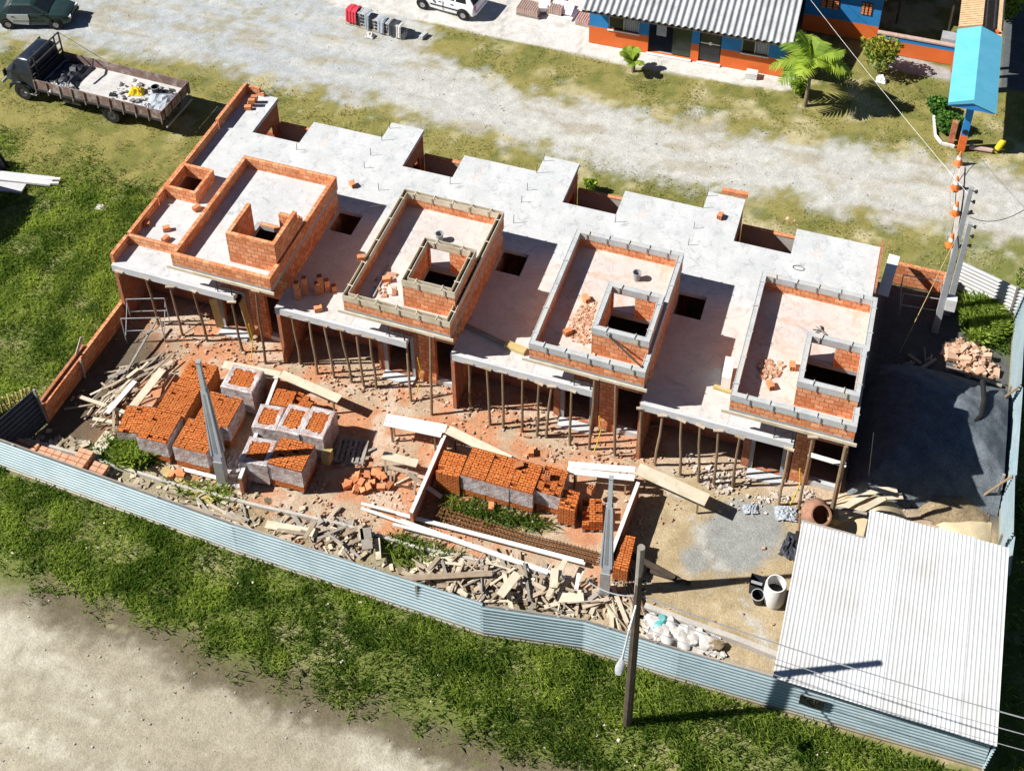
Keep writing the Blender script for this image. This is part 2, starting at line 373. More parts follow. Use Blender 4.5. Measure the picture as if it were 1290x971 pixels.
SPOTS_GREEN = [PX(L) for L in ([(115, 560), (150, 543), (195, 555), (205, 585), (170, 595), (120, 585)], [(550, 622), (600, 628), (690, 655), (700, 672), (640, 668), (555, 650)], [(1200, 378), (1285, 385), (1270, 450), (1215, 430)], [(470, 680), (505, 668), (590, 700), (560, 715), (500, 718)], [(200, 600), (290, 612), (300, 640), (230, 625)])]
def albedo(x, y):
    n1 = fbm(x, y, .35); n2 = fbm(x+50, y+9, 1.1); n3 = fbm(x-20, y+70, 3.1, 3)
    mix = lambda a, b, t: a*(1-t[..., None])+np.asarray(b)*t[..., None]
    C = np.ones(x.shape+(3,))*np.array([.25, .225, .075])                      # dry verge
    C = mix(C, [.16, .165, .045], sstep(.42, .62, n2))
    C = mix(C, [.43, .38, .22], sstep(.52, .72, fbm(x+9, y-33, .8))*sstep(9, 13, y))
    lush = np.maximum(sstep(8.5, 5.0, y+(n1-.5)*6)*sstep(33, 30, x-np.maximum(0, -y)*9), sstep(34.2, 34.6, x)*sstep(20, 10, y))
    lush = np.maximum(lush, sstep(29, 31.5, x)*sstep(17, 14.5, y)*.8)
    C = mix(C, [.15, .175, .048], lush)
    C = mix(C, [.29, .27, .13], lush*sstep(.52, .66, n2)*.85)
    # gravel
    gv = sd_poly(x, y, Z_GRAVEL)+(n2-.5)*3.2+(n3-.5)*1.0
    t = sstep(-.8, .7, gv); gcol = np.ones(x.shape+(3,))*np.array([.46, .455, .43])
    gcol = mix(gcol, [.39, .415, .43], sstep(10, -4, x+(n1-.5)*8)*.95)
    gcol = mix(gcol, [.33, .29, .20], sstep(.53, .68, fbm(x*.6, y*1.7+11, .9))*.65)
    gcol = mix(gcol, [.52, .515, .48], sstep(.55, .72, fbm(x*.3+31, y*2.1, .8))*.5)
    rut = np.exp(-((y-16.3+.03*x+(n1-.5)*2)/.5)**2)+np.exp(-((y-18.2+.03*x+(n1-.5)*2)/.5)**2)
    gcol = mix(gcol, [.55, .54, .505], np.clip(rut, 0, 1)*sstep(6, 14, x)*.45)
    C = C*(1-t[..., None])+gcol*t[..., None]
    sp = sstep(.56, .68, fbm(x+3, y+44, 1.6))*sstep(12, 20, y)*sstep(1, -4, x)
    C = mix(C, [.30, .28, .17], sp*.6)
    # concrete apron
    ap = sd_poly(x, y, Z_APRON); C = mix(C, [.60, .585, .56], sstep(-.06, .06, ap))
    C = mix(C, [.44, .42, .38], sstep(-.02, .1, ap)*sstep(.5, .75, n2)*.6)
    j = np.minimum(np.abs((x+.2*y+40) % 4.2-2.1), 9); C = mix(C, [.30, .29, .27], sstep(.1, .02, j)*sstep(0, .2, ap)*.6)
    C = mix(C, [.36, .355, .345], sstep(-.1, .1, sd_poly(x, y, Z_SIDE)))
    C = mix(C, [.10, .11, .12], sstep(-.2, .2, sd_poly(x, y, Z_SHADEROAD)))  # shade right of the gate, put into the ground colour
    # front road, its mud edge
    fr = sd_poly(x, y, Z_FROAD)+(n2-.5)*1.0+(n3-.5)*.5
    mud = sstep(-1.0, -.35, fr)*sstep(1.0, .25, fr)*sstep(2, 5, x+n1*3)
    t = sstep(-.35, .45, fr); fcol = np.ones(x.shape+(3,))*np.array([.385, .35, .265])
    band = sstep(.46, .62, fbm(x*.3+8, (y+.02*x)*1.7, .8)+(n3-.5)*.34+(fbm(x+5, y, 6.5, 2)-.5)*.12)
    fcol = mix(fcol, [.50, .47, .385], band*.85)
    fcol = mix(fcol, [.34, .305, .225], sstep(.52, .7, fbm(x*.25+2, (y+.02*x)*1.6+40, .8))*.7)
    C = C*(1-t[..., None])+fcol*t[..., None]
    C = mix(C, [.135, .112, .072], mud*sstep(.25, .5, n3+.12)*.92)
    # construction yard
    yd = sd_poly(x, y, Z_YARD)+(n3-.5)*.25
    t = sstep(-.15, .15, yd); ycol = np.ones(x.shape+(3,))*np.array([.45, .345, .245])
    ycol = mix(ycol, [.52, .235, .12], sstep(.40, .58, n2)*sstep(23, 20, x)*.85)
    ycol = mix(ycol, [.55, .46, .37], sstep(.55, .7, fbm(x+77, y, 1.4))*.8)
    mx = sstep(20.5, 22.5, x)*sstep(.6, -.6, y)
    ycol = mix(ycol, [.36, .285, .165], mx*.85)
    ycol = mix(ycol, [.46, .37, .24], mx*sstep(.5, .62, fbm(x+5, y+5, 1.7))*.8)
    cem = np.exp(-(((x-25.2-.4*(y+2))/1.6)**2+((y+1.9)/2.0)**2)*.9)
    ycol = mix(ycol, [.29, .30, .29], sstep(.35, .65, cem+(n2-.5)*.7))
    ycol = mix(ycol, [.47, .47, .45], mx*np.exp(-((x-24.6+.9*(y+3.2))/.28)**2)*sstep(.4, .6, n3)*.8)
    lf = sstep(3.2, 1.6, x+(n2-.5))*sstep(.5, -1.2, y); ycol = mix(ycol, [.10, .085, .06], lf*.9)  # shadow in the left corner, painted dark into the soil colour
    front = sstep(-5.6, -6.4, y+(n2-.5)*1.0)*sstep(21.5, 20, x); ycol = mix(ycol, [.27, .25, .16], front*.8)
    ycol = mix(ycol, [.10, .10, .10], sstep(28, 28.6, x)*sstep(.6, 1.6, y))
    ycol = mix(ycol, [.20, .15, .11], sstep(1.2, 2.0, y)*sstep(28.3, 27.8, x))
    for P in SPOTS_GREEN:
        s = sd_poly(x, y, P)+(n3-.5)*.6; ycol = mix(ycol, [.10, .14, .03], sstep(-.15, .3, s)*.85)
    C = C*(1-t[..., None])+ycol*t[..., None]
    return np.clip(C*(.9+.2*n3[..., None]), .005, .9)
xs = np.concatenate([np.arange(-26, 0, .2), np.arange(0, 34, .16), np.arange(34, 44, .2)])
ys = np.concatenate([np.arange(-20, -12.6, .2), np.arange(-12.6, 1, .15), np.arange(1, 42, .2)])
GX, GY = np.meshgrid(xs, ys, indexing='ij'); nx_, ny_ = GX.shape
ALB = albedo(GX, GY)
frs = sd_poly(GX, GY, Z_FROAD); gvs = sd_poly(GX, GY, Z_GRAVEL)
GZ = (fbm(GX, GY, .9)-.5)*.05+(fbm(GX+7, GY, 3.1, 2)-.5)*.03
GZ *= sstep(6, 1, np.abs(GY-15))*.0+1
GZ = GZ*np.where(sd_poly(GX, GY, Z_APRON) > -.1, .1, 1)-.03
idx = np.arange(nx_*ny_).reshape(nx_, ny_)
cx = (GX[:-1, :-1]+GX[1:, 1:])/2; cy = (GY[:-1, :-1]+GY[1:, 1:])/2
zone = np.zeros(cx.shape, int)
nz = (fbm(cx, cy, 1.1)-.5)*2.0
zone[sd_poly(cx, cy, Z_GRAVEL)+nz > 0] = 1
zone[sd_poly(cx, cy, Z_APRON) > 0] = 2
zone[sd_poly(cx, cy, Z_FROAD)+nz*.4 > 0] = 3
zone[sd_poly(cx, cy, Z_YARD) > 0] = 4
quads = np.stack([idx[:-1, :-1], idx[1:, :-1], idx[1:, 1:], idx[:-1, 1:]], -1)
VV = np.stack([GX, GY, GZ], -1).reshape(-1, 3); AA = ALB.reshape(-1, 3)
for k, nm in enumerate(['ground', 'gravel_road', 'concrete_pavement', 'dirt_road', 'construction_yard']):
    q = quads[zone == k]; u, inv = np.unique(q, return_inverse=True); q = inv.reshape(q.shape)
    v, a = VV[u], AA[u]
    if k == 0:                                   # carry the ground on to the horizon
        R = 600.; x0, x1, y0, y1 = xs[0], xs[-1], ys[0], ys[-1]; o = len(v)
        rv = np.array([(-R, -R, -.03), (R, -R, -.03), (R, R, -.03), (-R, R, -.03), (x0, y0, -.03), (x1, y0, -.03), (x1, y1, -.03), (x0, y1, -.03)])
        v = np.concatenate([v, rv]); a = np.concatenate([a, np.tile([[.19, .19, .065]], (8, 1))])
        q = np.concatenate([q, np.array([(0, 1, 5, 4), (1, 2, 6, 5), (2, 3, 7, 6), (3, 0, 4, 7)])+o])
    tag(npmesh(nm, v, q, 'ground_mix', albedo=a, smooth=True), kind='structure')

# ------------------------------------------------------------------ grass and litter scattered over the ground
def blades(name, pts, hlo, hhi, wid, mat, label, tintfn=None, lean=1.25, cat='grass'):
    n = len(pts); a = RNG.random(n)*2*PI; h = hlo+(hhi-hlo)*RNG.random(n)**1.5; w = wid*(.6+.8*RNG.random(n))
    d = np.stack([np.cos(a), np.sin(a)], 1); ld = RNG.random(n)*2*PI; ll = h*lean*(.3+RNG.random(n))
    V = np.zeros((n, 4, 3)); z0 = -.04
    V[:, 0, :2] = pts-d*w[:, None]/2; V[:, 1, :2] = pts+d*w[:, None]/2; V[:, :2, 2] = z0
    mid = pts+np.stack([np.cos(ld), np.sin(ld)], 1)*ll[:, None]*.35
    V[:, 3, :2] = mid+d*w[:, None]*.28; V[:, 3, 2] = h*.6
    V[:, 2, :2] = pts+np.stack([np.cos(ld), np.sin(ld)], 1)*ll[:, None]; V[:, 2, 2] = h
    F = np.arange(n*4).reshape(n, 4)[:, [0, 1, 3, 2]]
    cl = fbm(pts[:, 0], pts[:, 1], 1.3); t = np.clip(.15+RNG.random(n)*.5+(cl-.5)*2.2, 0, 1)
    if tintfn is not None: t = np.clip(t+tintfn(pts), 0, 1)
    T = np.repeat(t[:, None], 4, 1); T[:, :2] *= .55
    return tag(npmesh(name, V.reshape(-1, 3), F, mat, tint=T.ravel()), label, cat, kind='stuff')
def pts_in(n, x0, x1, y0, y1, keep):
    p = np.stack([RNG.uniform(x0, x1, n), RNG.uniform(y0, y1, n)], 1)
    return p[RNG.random(n) < keep(p[:, 0], p[:, 1])]
kf = lambda x, y: sstep(.1, -1.5, sd_poly(x, y, Z_FROAD)+(fbm(x, y, 1.5)-.5)*1.8)*(y < -7.75+.012*x)*(.3+.7*sstep(.38, .55, fbm(x+31, y, 1.0)))
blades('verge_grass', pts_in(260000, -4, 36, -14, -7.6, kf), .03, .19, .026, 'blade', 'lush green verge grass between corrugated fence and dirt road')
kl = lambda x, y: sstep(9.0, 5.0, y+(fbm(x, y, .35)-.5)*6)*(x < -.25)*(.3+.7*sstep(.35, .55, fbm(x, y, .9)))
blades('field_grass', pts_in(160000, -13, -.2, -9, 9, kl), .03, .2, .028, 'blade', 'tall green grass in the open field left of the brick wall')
kd = lambda x, y: sstep(.2, -1.2, sd_poly(x, y, Z_GRAVEL))*(sd_poly(x, y, Z_APRON) < -.05)*((y > 11.3) | (x < -.3))*sstep(.38, .6, fbm(x, y, 1.2))*(sd_poly(x, y, Z_SIDE) < -.1)
blades('dry_grass', pts_in(120000, -18, 33, 6, 26.5, kd), .02, .09, .028, 'blade_dry', 'short yellowing grass on the verges of the gravel road')
def ksp(x, y):
    r = 0*x
    for P in SPOTS_GREEN: r = np.maximum(r, sstep(-.1, .35, sd_poly(x, y, P)))
    return r
blades('yard_weeds', pts_in(260000, 0, 33.5, -7.5, 12, ksp), .06, .32, .028, 'blade', 'bright green weeds growing in patches around the building yard', cat='weeds')
kr = lambda x, y: (x > 33.55)*1.*(.4+.6*sstep(.4, .6, fbm(x, y, 1)))
blades('roadside_grass', pts_in(16000, 33.5, 37, -12, 14, kr), .05, .25, .04, 'blade', 'dark grass in the shade beyond the right hand corrugated fence')
def chips(name, pts, lo, hi, mat, label, cat, z=0., flat=.55, zfn=None, tlo=0, thi=1):
    n = len(pts); s = lo+(hi-lo)*RNG.random(n)**4
    base = np.array([(-1, -1, -1), (1, -1, -1), (1, 1, -1), (-1, 1, -1), (-1, -1, 1), (1, -1, 1), (1, 1, 1), (-1, 1, 1)])*.5
    V = base[None]*(1+.5*(RNG.random((n, 8, 3))-.5)); V = V*s[:, None, None]*np.stack([1+RNG.random(n)*.8, .6+.5*RNG.random(n), flat*(.5+.8*RNG.random(n))], 1)[:, None, :]
    a = RNG.random(n)*2*PI; tl = (RNG.random(n)-.5)*.9
    c, sn = np.cos(tl)[:, None], np.sin(tl)[:, None]; X, Z = V[..., 0]*c-V[..., 2]*sn, V[..., 0]*sn+V[..., 2]*c
    c, sn = np.cos(a)[:, None], np.sin(a)[:, None]; X, Y = X*c-V[..., 1]*sn, X*sn+V[..., 1]*c
    zz = z+(zfn(pts[:, 0], pts[:, 1]) if zfn else 0)+s*.2
    V = np.stack([X+pts[:, :1], Y+pts[:, 1:], Z+np.broadcast_to(zz, (n,))[:, None]], -1)
    F = np.array([(0, 3, 2, 1), (4, 5, 6, 7), (0, 1, 5, 4), (1, 2, 6, 5), (2, 3, 7, 6), (3, 0, 4, 7)])
    F = (np.arange(n)[:, None, None]*8+F[None]).reshape(-1, 4)
    return tag(npmesh(name, V.reshape(-1, 3), F, mat, tint=np.repeat(np.clip(tlo+(thi-tlo)*RNG.random(n), 0, 1), 8)), label, cat, kind='stuff')
ky = lambda x, y: (sd_poly(x, y, Z_YARD) > .1)*(y < 1.6)*(x < 27.9)*np.clip(.06+.9*sstep(.5, .68, fbm(x+11, y+3, 1.1))*(x < 23)+.5*np.exp(-((y-.2)/.8)**2), 0, 1)*np.where(x > 22, .25, 1)*np.where(x < 2, .25, 1)
chips('brick_rubble', pts_in(26000, 0, 28, -7.3, 1.6, ky), .012, .10, 'chips', 'broken brick chips and rubble strewn over the trampled yard soil', 'rubble')
chips('wood_chips', pts_in(5000, 0, 22.5, -7.5, -5.6, lambda x, y: .25+.75*sstep(.5, .65, fbm(x, y, 1.2))), .02, .22, 'litter', 'splinters, paper and wood chips littering the strip behind the front fence', 'litter', flat=.2)
chips('verge_litter', pts_in(120, 1, 30, -11, -8.2, lambda x, y: .6+0*x), .02, .10, 'plaster_bits', 'pale scraps of litter lying in the front verge grass', 'litter', flat=.4, z=.06, tlo=.6)
kg = lambda x, y: sstep(-.3, .6, sd_poly(x, y, Z_GRAVEL))*(.15+.5*sstep(.5, .7, fbm(x, y, .7)))
chips('loose_stones', pts_in(9000, -18, 33, 13, 26, kg), .015, .045, 'stones', 'small grey stones scattered over the gravel road', 'stones')
kf2 = lambda x, y: sstep(-.6, .2, sd_poly(x, y, Z_FROAD))*.5
chips('road_pebbles', pts_in(2500, -2, 24, -18, -9.5, kf2), .01, .04, 'stones', 'pale pebbles scattered over the sandy front road', 'pebbles')

# ================================================================== ROW HOUSES
ORD = ['leftmost', 'second', 'third', 'rightmost']
HL = ['leftmost row house with bare brick parapets and no formwork boards on its roof',
      'second row house from the left with timber formwork boards round its brown roof parapet',
      'third row house from the left with orange rubble on its raised roof',
      'rightmost row house beside the dark gravel heap with grey ring beam parapet']
ZP = [H+1.757, H+1.94, H+1.94, H+1.94]
def wallrect(mb, x0, x1, y0, y1, z0, z1, op=None, axis='x'):
    """wall with one rectangular opening op=(a0,a1,z0,z1) along its long axis"""
    if not op: return mb.box(x0, x1, y0, y1, z0, z1)
    a0, a1, b0, b1 = op
    if axis == 'x':
        mb.box(x0, a0, y0, y1, z0, z1); mb.box(a1, x1, y0, y1, z0, z1)
        if b0 > z0: mb.box(a0, a1, y0, y1, z0, b0)
        if b1 < z1: mb.box(a0, a1, y0, y1, b1, z1)
    else:
        mb.box(x0, x1, y0, a0, z0, z1); mb.box(x0, x1, a1, y1, z0, z1)
        if b0 > z0: mb.box(x0, x1, a0, a1, z0, b0)
        if b1 < z1: mb.box(x0, x1, a0, a1, b1, z1)
    return mb
houses = []
def make_house(i):
    t = thing('row_house', HL[i], 'house', (7*i, 0, 0)); houses.append(t)
    zs = H-.2; zr = H+1.07; zf = H+1.25; zt = ZP[i]; bk = 'brick'
    # --- roof slab: butted pieces round the shaft hole and the light well
    s = MB(); gap = 4.45 if i < 3 else 5.28
    for r in ((0, 3.1, -.05, 4.2), (0, .1, 4.2, 5.4), (1.15, 3.1, 4.2, 5.4), (0, 7, 5.4, 8.6), (0, 1.52, 8.6, 11.07), (3.76, 7, 8.6, 10.05), (3.1, gap, -.05, .8)):
        s.box(*r, zs, H)
    s.build('roof_slab', 'slab_concrete', t)
    d = MB()                                       # dusty screed toward the front of the slab
    for r in ((.02, 3.02, -.02, 4.18), (1.17, 3.02, 4.22, 5.38)): d.box(*r, H+.002, H+.006)
    if i: d.build('mortar_dust', 'slab_dusty', t)
    b = MB(); b.box(0, 5.28, -.16, -.052, H-.33, H-.01)
    if i < 3: b.box(gap+.01, 5.28, -.05, .12, H-.25, H-.03)
    b.build('edge_beam', 'concrete', t)
    # --- walls below the slab
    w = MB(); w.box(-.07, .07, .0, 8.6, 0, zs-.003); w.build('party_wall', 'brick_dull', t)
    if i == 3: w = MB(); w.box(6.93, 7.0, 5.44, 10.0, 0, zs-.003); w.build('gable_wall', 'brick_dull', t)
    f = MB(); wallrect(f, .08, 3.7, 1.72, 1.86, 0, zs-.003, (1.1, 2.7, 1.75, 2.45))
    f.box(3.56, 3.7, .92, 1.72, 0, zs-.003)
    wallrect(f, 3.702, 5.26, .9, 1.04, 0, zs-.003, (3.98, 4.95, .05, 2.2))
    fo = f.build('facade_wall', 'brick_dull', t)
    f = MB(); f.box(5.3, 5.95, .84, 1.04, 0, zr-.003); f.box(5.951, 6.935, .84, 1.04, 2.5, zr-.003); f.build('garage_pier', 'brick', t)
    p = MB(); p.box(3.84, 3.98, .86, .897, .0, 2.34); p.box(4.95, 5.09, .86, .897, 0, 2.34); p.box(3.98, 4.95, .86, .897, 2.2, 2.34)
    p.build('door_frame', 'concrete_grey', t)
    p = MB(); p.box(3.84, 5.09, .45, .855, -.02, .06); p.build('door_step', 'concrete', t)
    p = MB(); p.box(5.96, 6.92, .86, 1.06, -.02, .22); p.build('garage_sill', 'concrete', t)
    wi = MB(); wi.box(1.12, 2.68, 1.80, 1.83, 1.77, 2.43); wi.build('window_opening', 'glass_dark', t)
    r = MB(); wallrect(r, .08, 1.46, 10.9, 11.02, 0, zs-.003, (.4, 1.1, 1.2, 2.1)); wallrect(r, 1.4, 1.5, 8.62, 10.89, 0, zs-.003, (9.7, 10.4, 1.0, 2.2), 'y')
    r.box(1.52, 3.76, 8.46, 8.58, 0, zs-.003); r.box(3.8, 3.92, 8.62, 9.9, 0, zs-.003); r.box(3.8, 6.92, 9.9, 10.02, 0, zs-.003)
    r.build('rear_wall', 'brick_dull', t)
    r = MB(); r.box(1.52, 3.74, 10.9, 11.03, -.03, 1.84); r.build('light_well_wall', 'plaster_rough', t)
    r = MB(); r.box(1.52, 3.74, 10.88, 11.05, 1.842, 1.9); r.build('well_coping', 'brick', t)
    # --- raised living room
    q = MB(); q.box(3.06, 5.3, .82, .96, H+.002, zr-.003); q.box(3.06, 3.2, .96, 5.29, H+.002, zr-.003); q.box(3.06, 6.93, 5.29, 5.41, H+.002, zr-.003)
    q.box(6.94, 7.075, .84, 5.41, 0 if i == 3 else -.02, zr-.003); q.build('raised_wall', bk, t)
    rs = MB(); x0, x1, y0, y1 = 3.04, 7.12, -.38, 5.43; hx0, hx1, hy0, hy1 = 5.2, 6.88, .55, 2.45
    for rr in ((x0, x1, y0, hy0), (x0, hx0, hy0, hy1), (hx1, x1, hy0, hy1), (x0, x1, hy1, y1)): rs.box(*rr, zr, zf)
    rs.build('raised_roof_slab', 'concrete_grey' if i else 'concrete_grey', t)
    fl = MB(); inx = (x0+.15, x1-.15, y0+.15, y1-.15)
    for rr in ((inx[0], inx[1], inx[2], hy0-.16), (inx[0], hx0-.16, hy0-.16, hy1+.16), (inx[0], inx[1], hy1+.16, inx[3])): fl.box(*rr, zf+.002, zf+.006)
    fl.build('roof_screed', ('slab_concrete', 'slab_dusty', 'slab_orange', 'slab_orange')[i], t)
    pk = MB(); pk.beam((x0-.25, y0-.03, zr+.0), (x1+.12, y0-.03, zr-.01), .05, .13); pk.build('formwork_plank', 'wood_board', t)
    # --- parapet round the raised roof
    ring = .0 if i == 0 else .22; zb = zt-ring
    pp = MB(); T = .15
    pp.box(x0, x1, y0, y0+T, zf, zb); pp.box(x0, x1, y1-T, y1, zf, zb); pp.box(x0, x0+T, y0+T, y1-T, zf, zb); pp.box(x1-T, x1, y0+T, y1-T, zf, zb)
    pp.build('parapet', bk, t)
    def ringbeam(x0, x1, y0, y1, zb, zt, name, cuts=()):
        e = .016; o = MB(); c = MB()
        wooden = i == 1
        for (a0, a1, b0, b1) in ((x0-e, x1+e, y0-e, y0+.004), (x0-e, x1+e, y1-.004, y1+e), (x0-e, x0+.004, y0+.004, y1-.004), (x1-.004, x1+e, y0+.004, y1-.004),
                                 (x0+T-.004, x1-T+.004, y0+T-.004, y0+T+e), (x0+T-.004, x1-T+.004, y1-T-e, y1-T+.004), (x0+T-.004, x0+T+e, y0+T+e, y1-T-e), (x1-T-e, x1-T+.004, y0+T+e, y1-T-e)):
            o.box(a0, a1, b0, b1, zb-.06, zt-random.uniform(0, .015))
        top = zt-.16 if wooden else zt-.02
        for (a0, a1, b0, b1) in ((x0+.005, x1-.005, y0+.005, y0+T-.005), (x0+.005, x1-.005, y1-T+.005, y1-.005), (x0+.005, x0+T-.005, y0+T, y1-T), (x1-T+.005, x1-.005, y0+T, y1-T)):
            c.box(a0, a1, b0, b1, zb+.002, top)
        nt_ = 5 if x1-x0 > 3 else 2
        for k in range(nt_):                          # ties and clamps across the boards
            xx = x0+.5+k*(x1-x0-1)/(nt_-1)
            o.obox((xx, y0+T/2, zt+.008), (.03, T+.09, .025), random.uniform(-.2, .2)); o.obox((xx, y1-T/2, zt+.008), (.03, T+.09, .025), random.uniform(-.2, .2))
            yy = y0+.5+k*(y1-y0-1)/(nt_-1)
            o.obox((x0+T/2, yy, zt+.008), (T+.09, .03, .025), random.uniform(-.2, .2)); o.obox((x1-T/2, yy, zt+.008), (T+.09, .03, .025), random.uniform(-.2, .2))
            o.obox((xx+.1, y0-.05, zt-.13), (.03, .025, .30)); o.obox((xx-.1, y1-T-.05, zt-.13), (.03, .025, .30))
        o.build(name+'_formwork', 'wood_board' if i == 1 else 'ring_grey', t)
        c.build(name+'_ring_beam', 'wood_dark' if wooden else 'ring_grey', t)
    if i: ringbeam(x0, x1, y0, y1, zb, zt, 'parapet')
    # --- tank enclosure on the raised roof
    bx0, bx1, by0, by1 = 5.04, 7.03, .4, 2.61; bt = (H+2.72, H+2.6, H+2.58, H+2.5)[i]; bb = bt-(.24 if i else 0)
    k = MB(); k.box(bx0, bx1, by0, by0+T, zf+.003, bb); k.box(bx0, bx0+T, by0+T, by1-(T if i else .5), zf+.003, bb); k.box(bx1-T, bx1, by0+T, by1-(T if i else .35), zf+.003, bb)
    if i: wallrect(k, bx0, bx1, by1-T, by1, zf+.003, bb, (bx0+.2, bx0+1.0, zf+.003, bb-.1))
    else: k.box(bx0+1.05, bx1, by1-T, by1, zf+.003, bb-.62); k.box(bx1-T, bx1, by1-.35, by1-T, zf+.003, bb-.4); k.box(bx0+T, bx0+1.05, by1-T, by1, zf+.003, zf+.06)
    k.build('tank_enclosure', bk, t)
    if i: ringbeam(bx0, bx1, by0, by1, bb, bt, 'enclosure')
    # --- first house: parapet along the outer edge and a low brick shaft
    if i == 0:
        e = MB(); zt2 = H+.42
        for (a, b_, hgt) in ((-.02, 1.1, zt2), (1.24, 3.3, zt2), (3.36, 5.4, zt2+.06), (5.44, 8.3, zt2), (8.36, 11.05, zt2+.1)): e.box(-.06, .08, a, b_, H-.3 if a < 0 else H+.002, hgt)
        e.box(.08, 3.03, 1.08, 1.22, H+.002, zt2); e.box(.08, .7, 10.93, 11.06, H+.002, zt2); e.box(.7, .9, 10.93, 11.06, H+.002, zt2-.2)
        e.build('edge_parapet', 'brick', t)
        sh = MB(); z2 = H+.58
        for rr in ((.09, 1.5, 3.86, 4.0), (.09, 1.5, 5.24, 5.38), (.09, .22, 4.0, 5.24), (1.37, 1.5, 4.0, 5.24)): sh.box(*rr, H+.003, z2)
        sh.build('brick_shaft', 'brick', t)
    if i == 3:
        x = MB(); x.box(7.02, 7.1, 7.6, 10.2, 0, H+.25); x.build('side_wall', 'brick_dull', t)
    return t
for i in range(4): make_house(i)
REB = [(374, 189), (467, 196), (459, 212), (481, 177), (491, 162), (446, 234), (477, 240), (567, 232), (664, 240), (657, 255), (647, 281), (676, 218), (685, 203), (775, 280), (874, 288), (867, 309), (885, 262), (891, 247)]
for u, v in REB:
    p = g(u, v, H); i = min(3, int(p.x//7)); hgt = random.uniform(.35, .5)
    r = MB(); b = (p.x-7*i, p.y, H); r.tube([b, (b[0]+.02, b[1], H+hgt)], .012, 6); r.build('starter_bar', 'steel_dark', houses[i])
q = MB(); c0 = g(1006, 338, H)-Vector((21, 0, 0)); q.tube([(c0.x+.22*math.cos(a*.4), c0.y+.12*math.sin(a*.4), H+.02) for a in range(16)], .012, 6); q.build('wire_loop', 'steel_dark', houses[3])
for i in range(4):                                   # struts and hangers at the open corner of each slab
    r = MB(); r.tube([(4.6, -.1, H), (4.62, -.12, H+.75)], .02, 6); r.tube([(5.2, -.1, H-.02), (5.2, -.15, H+1.0)], .025, 6); r.tube([(4.6, -.1, H+.1), (5.2, -.12, H+.6)], .015, 6)
    r.build('steel_strut', 'steel_dark', houses[i])

# ------------------------------------------------------------------ timber props
NTH = ['first', 'second', 'third', 'fourth', 'fifth', 'sixth', 'seventh', 'eighth', 'ninth', 'tenth']
PROPS = [
 [((150, 343), (157, 371), 0), ((183.5, 351), (199.7, 408.5), 0), ((214, 362), (230, 423), 0), ((243, 366.7), (261, 429), 0), ((291.8, 381), (306, 442.6), 0), ((322, 367), (334.4, 457), 1)],
 [((367.3, 398), (378.4, 458.7), 0), ((389.5, 404), (399.7, 470.6), 0), ((408, 410), (421, 475.7), 0), ((428.7, 415), (443, 481), 0), ((449, 421), (458.5, 487), 0), ((466, 425.4), (474, 488.5), 0), ((512, 426), (518, 505.6), 0), ((542, 423), (543.8, 521.8), 1)],
 [((591, 458), (593, 512), 0), ((613.4, 465), (617.4, 534.8), 0), ((633, 469), (634, 539), 0), ((658.4, 477), (657.8, 543), 0), ((679, 483.4), (676.5, 549), 0), ((695, 487.4), (688, 550), 0), ((720, 492.5), (718, 561), 0), ((749, 477), (742.4, 565), 1), ((775.7, 483.4), (774.7, 574), 1)],
 [((808, 515), (805.6, 576), 0), ((834.6, 524), (825, 585), 0), ((858.4, 530), (856.7, 598.6), 0), ((882, 537), (880, 606), 0), ((905, 543), (899, 610), 0), ((932, 551), (923, 612), 0), ((994, 566), (980.5, 636), 0), ((1024, 551), (1006, 640), 1)]]
for i, L in enumerate(PROPS):
    for k, (tp, bs, hi) in enumerate(L):
        z = H-.27 if not hi else H+1.0
        B = g(*bs, 0); T_ = g(*tp, z); last = hi
        t = thing('timber_prop', ('tall timber prop, %s from left, under raised roof of the %s row house' if hi else 'thin timber prop, %s from left, under front slab of the %s row house') % (NTH[k], ORD[i]), 'prop', B, 0, 'timber props under the slabs')
        d = T_-B; j = [Vector((random.uniform(-.03, .03), random.uniform(-.03, .03), 0)) for _ in range(3)]
        m = MB(); m.tube([(0, 0, -.02), d*.3+j[0], d*.65+j[1], d], [.055, .05, .048, .042], 7); m.build('post', 'wood_prop', t, smooth=True)
        m = MB(); m.obox(d+Vector((0, 0, .03)), (.34, .1, .05), random.uniform(-.3, .3)); m.build('head_board', 'wood_pale', t)
        if k % 2 == 0:
            m = MB(); m.obox((0, 0, .0), (.25, .12, .05), random.uniform(0, 3)); m.build('foot_wedge', 'wood_pale', t)
# ================================================================== FENCES, WALLS, SHED
def corrugated(mb, a, b, z0, z1, n=10, amp=.028, tiltA=0., tiltB=0., nrm=None):
    """sheet with horizontal ribs between ground points a and b; tilt = how far the top leans out"""
    a = Vector((a[0], a[1], 0)); b = Vector((b[0], b[1], 0)); d = (b-a).normalized(); nr = Vector((d.y, -d.x, 0))
    K = n*12; rows = []
    for th in (0, .006):
        r = []
        for k in range(K+1):
            t = k/K; z = z0+(z1-z0)*t; w = math.sin(2*PI*n*t); w = max(-1, min(1, w*2.6))*amp+th
            r.append((a+nr*(w+tiltA*t)+Vector((0, 0, z)), b+nr*(w+tiltB*t)+Vector((0, 0, z))))
        rows.append(r)
    vs = []; fs = []
    for r in rows:
        o = len(vs)
        for p, q in r: vs += [p, q]
        fs += [(o+2*k, o+2*k+1, o+2*k+3, o+2*k+2) for k in range(K)]
    m = 2*(K+1); fs += [(2*K, 2*K+1, m+2*K+1, m+2*K)]
    fs += [(2*k, 2*k+2, m+2*k+2, m+2*k) for k in range(K)]+[(2*k+1, m+2*k+1, m+2*k+3, 2*k+3) for k in range(K)]
    mb.add(vs, fs)
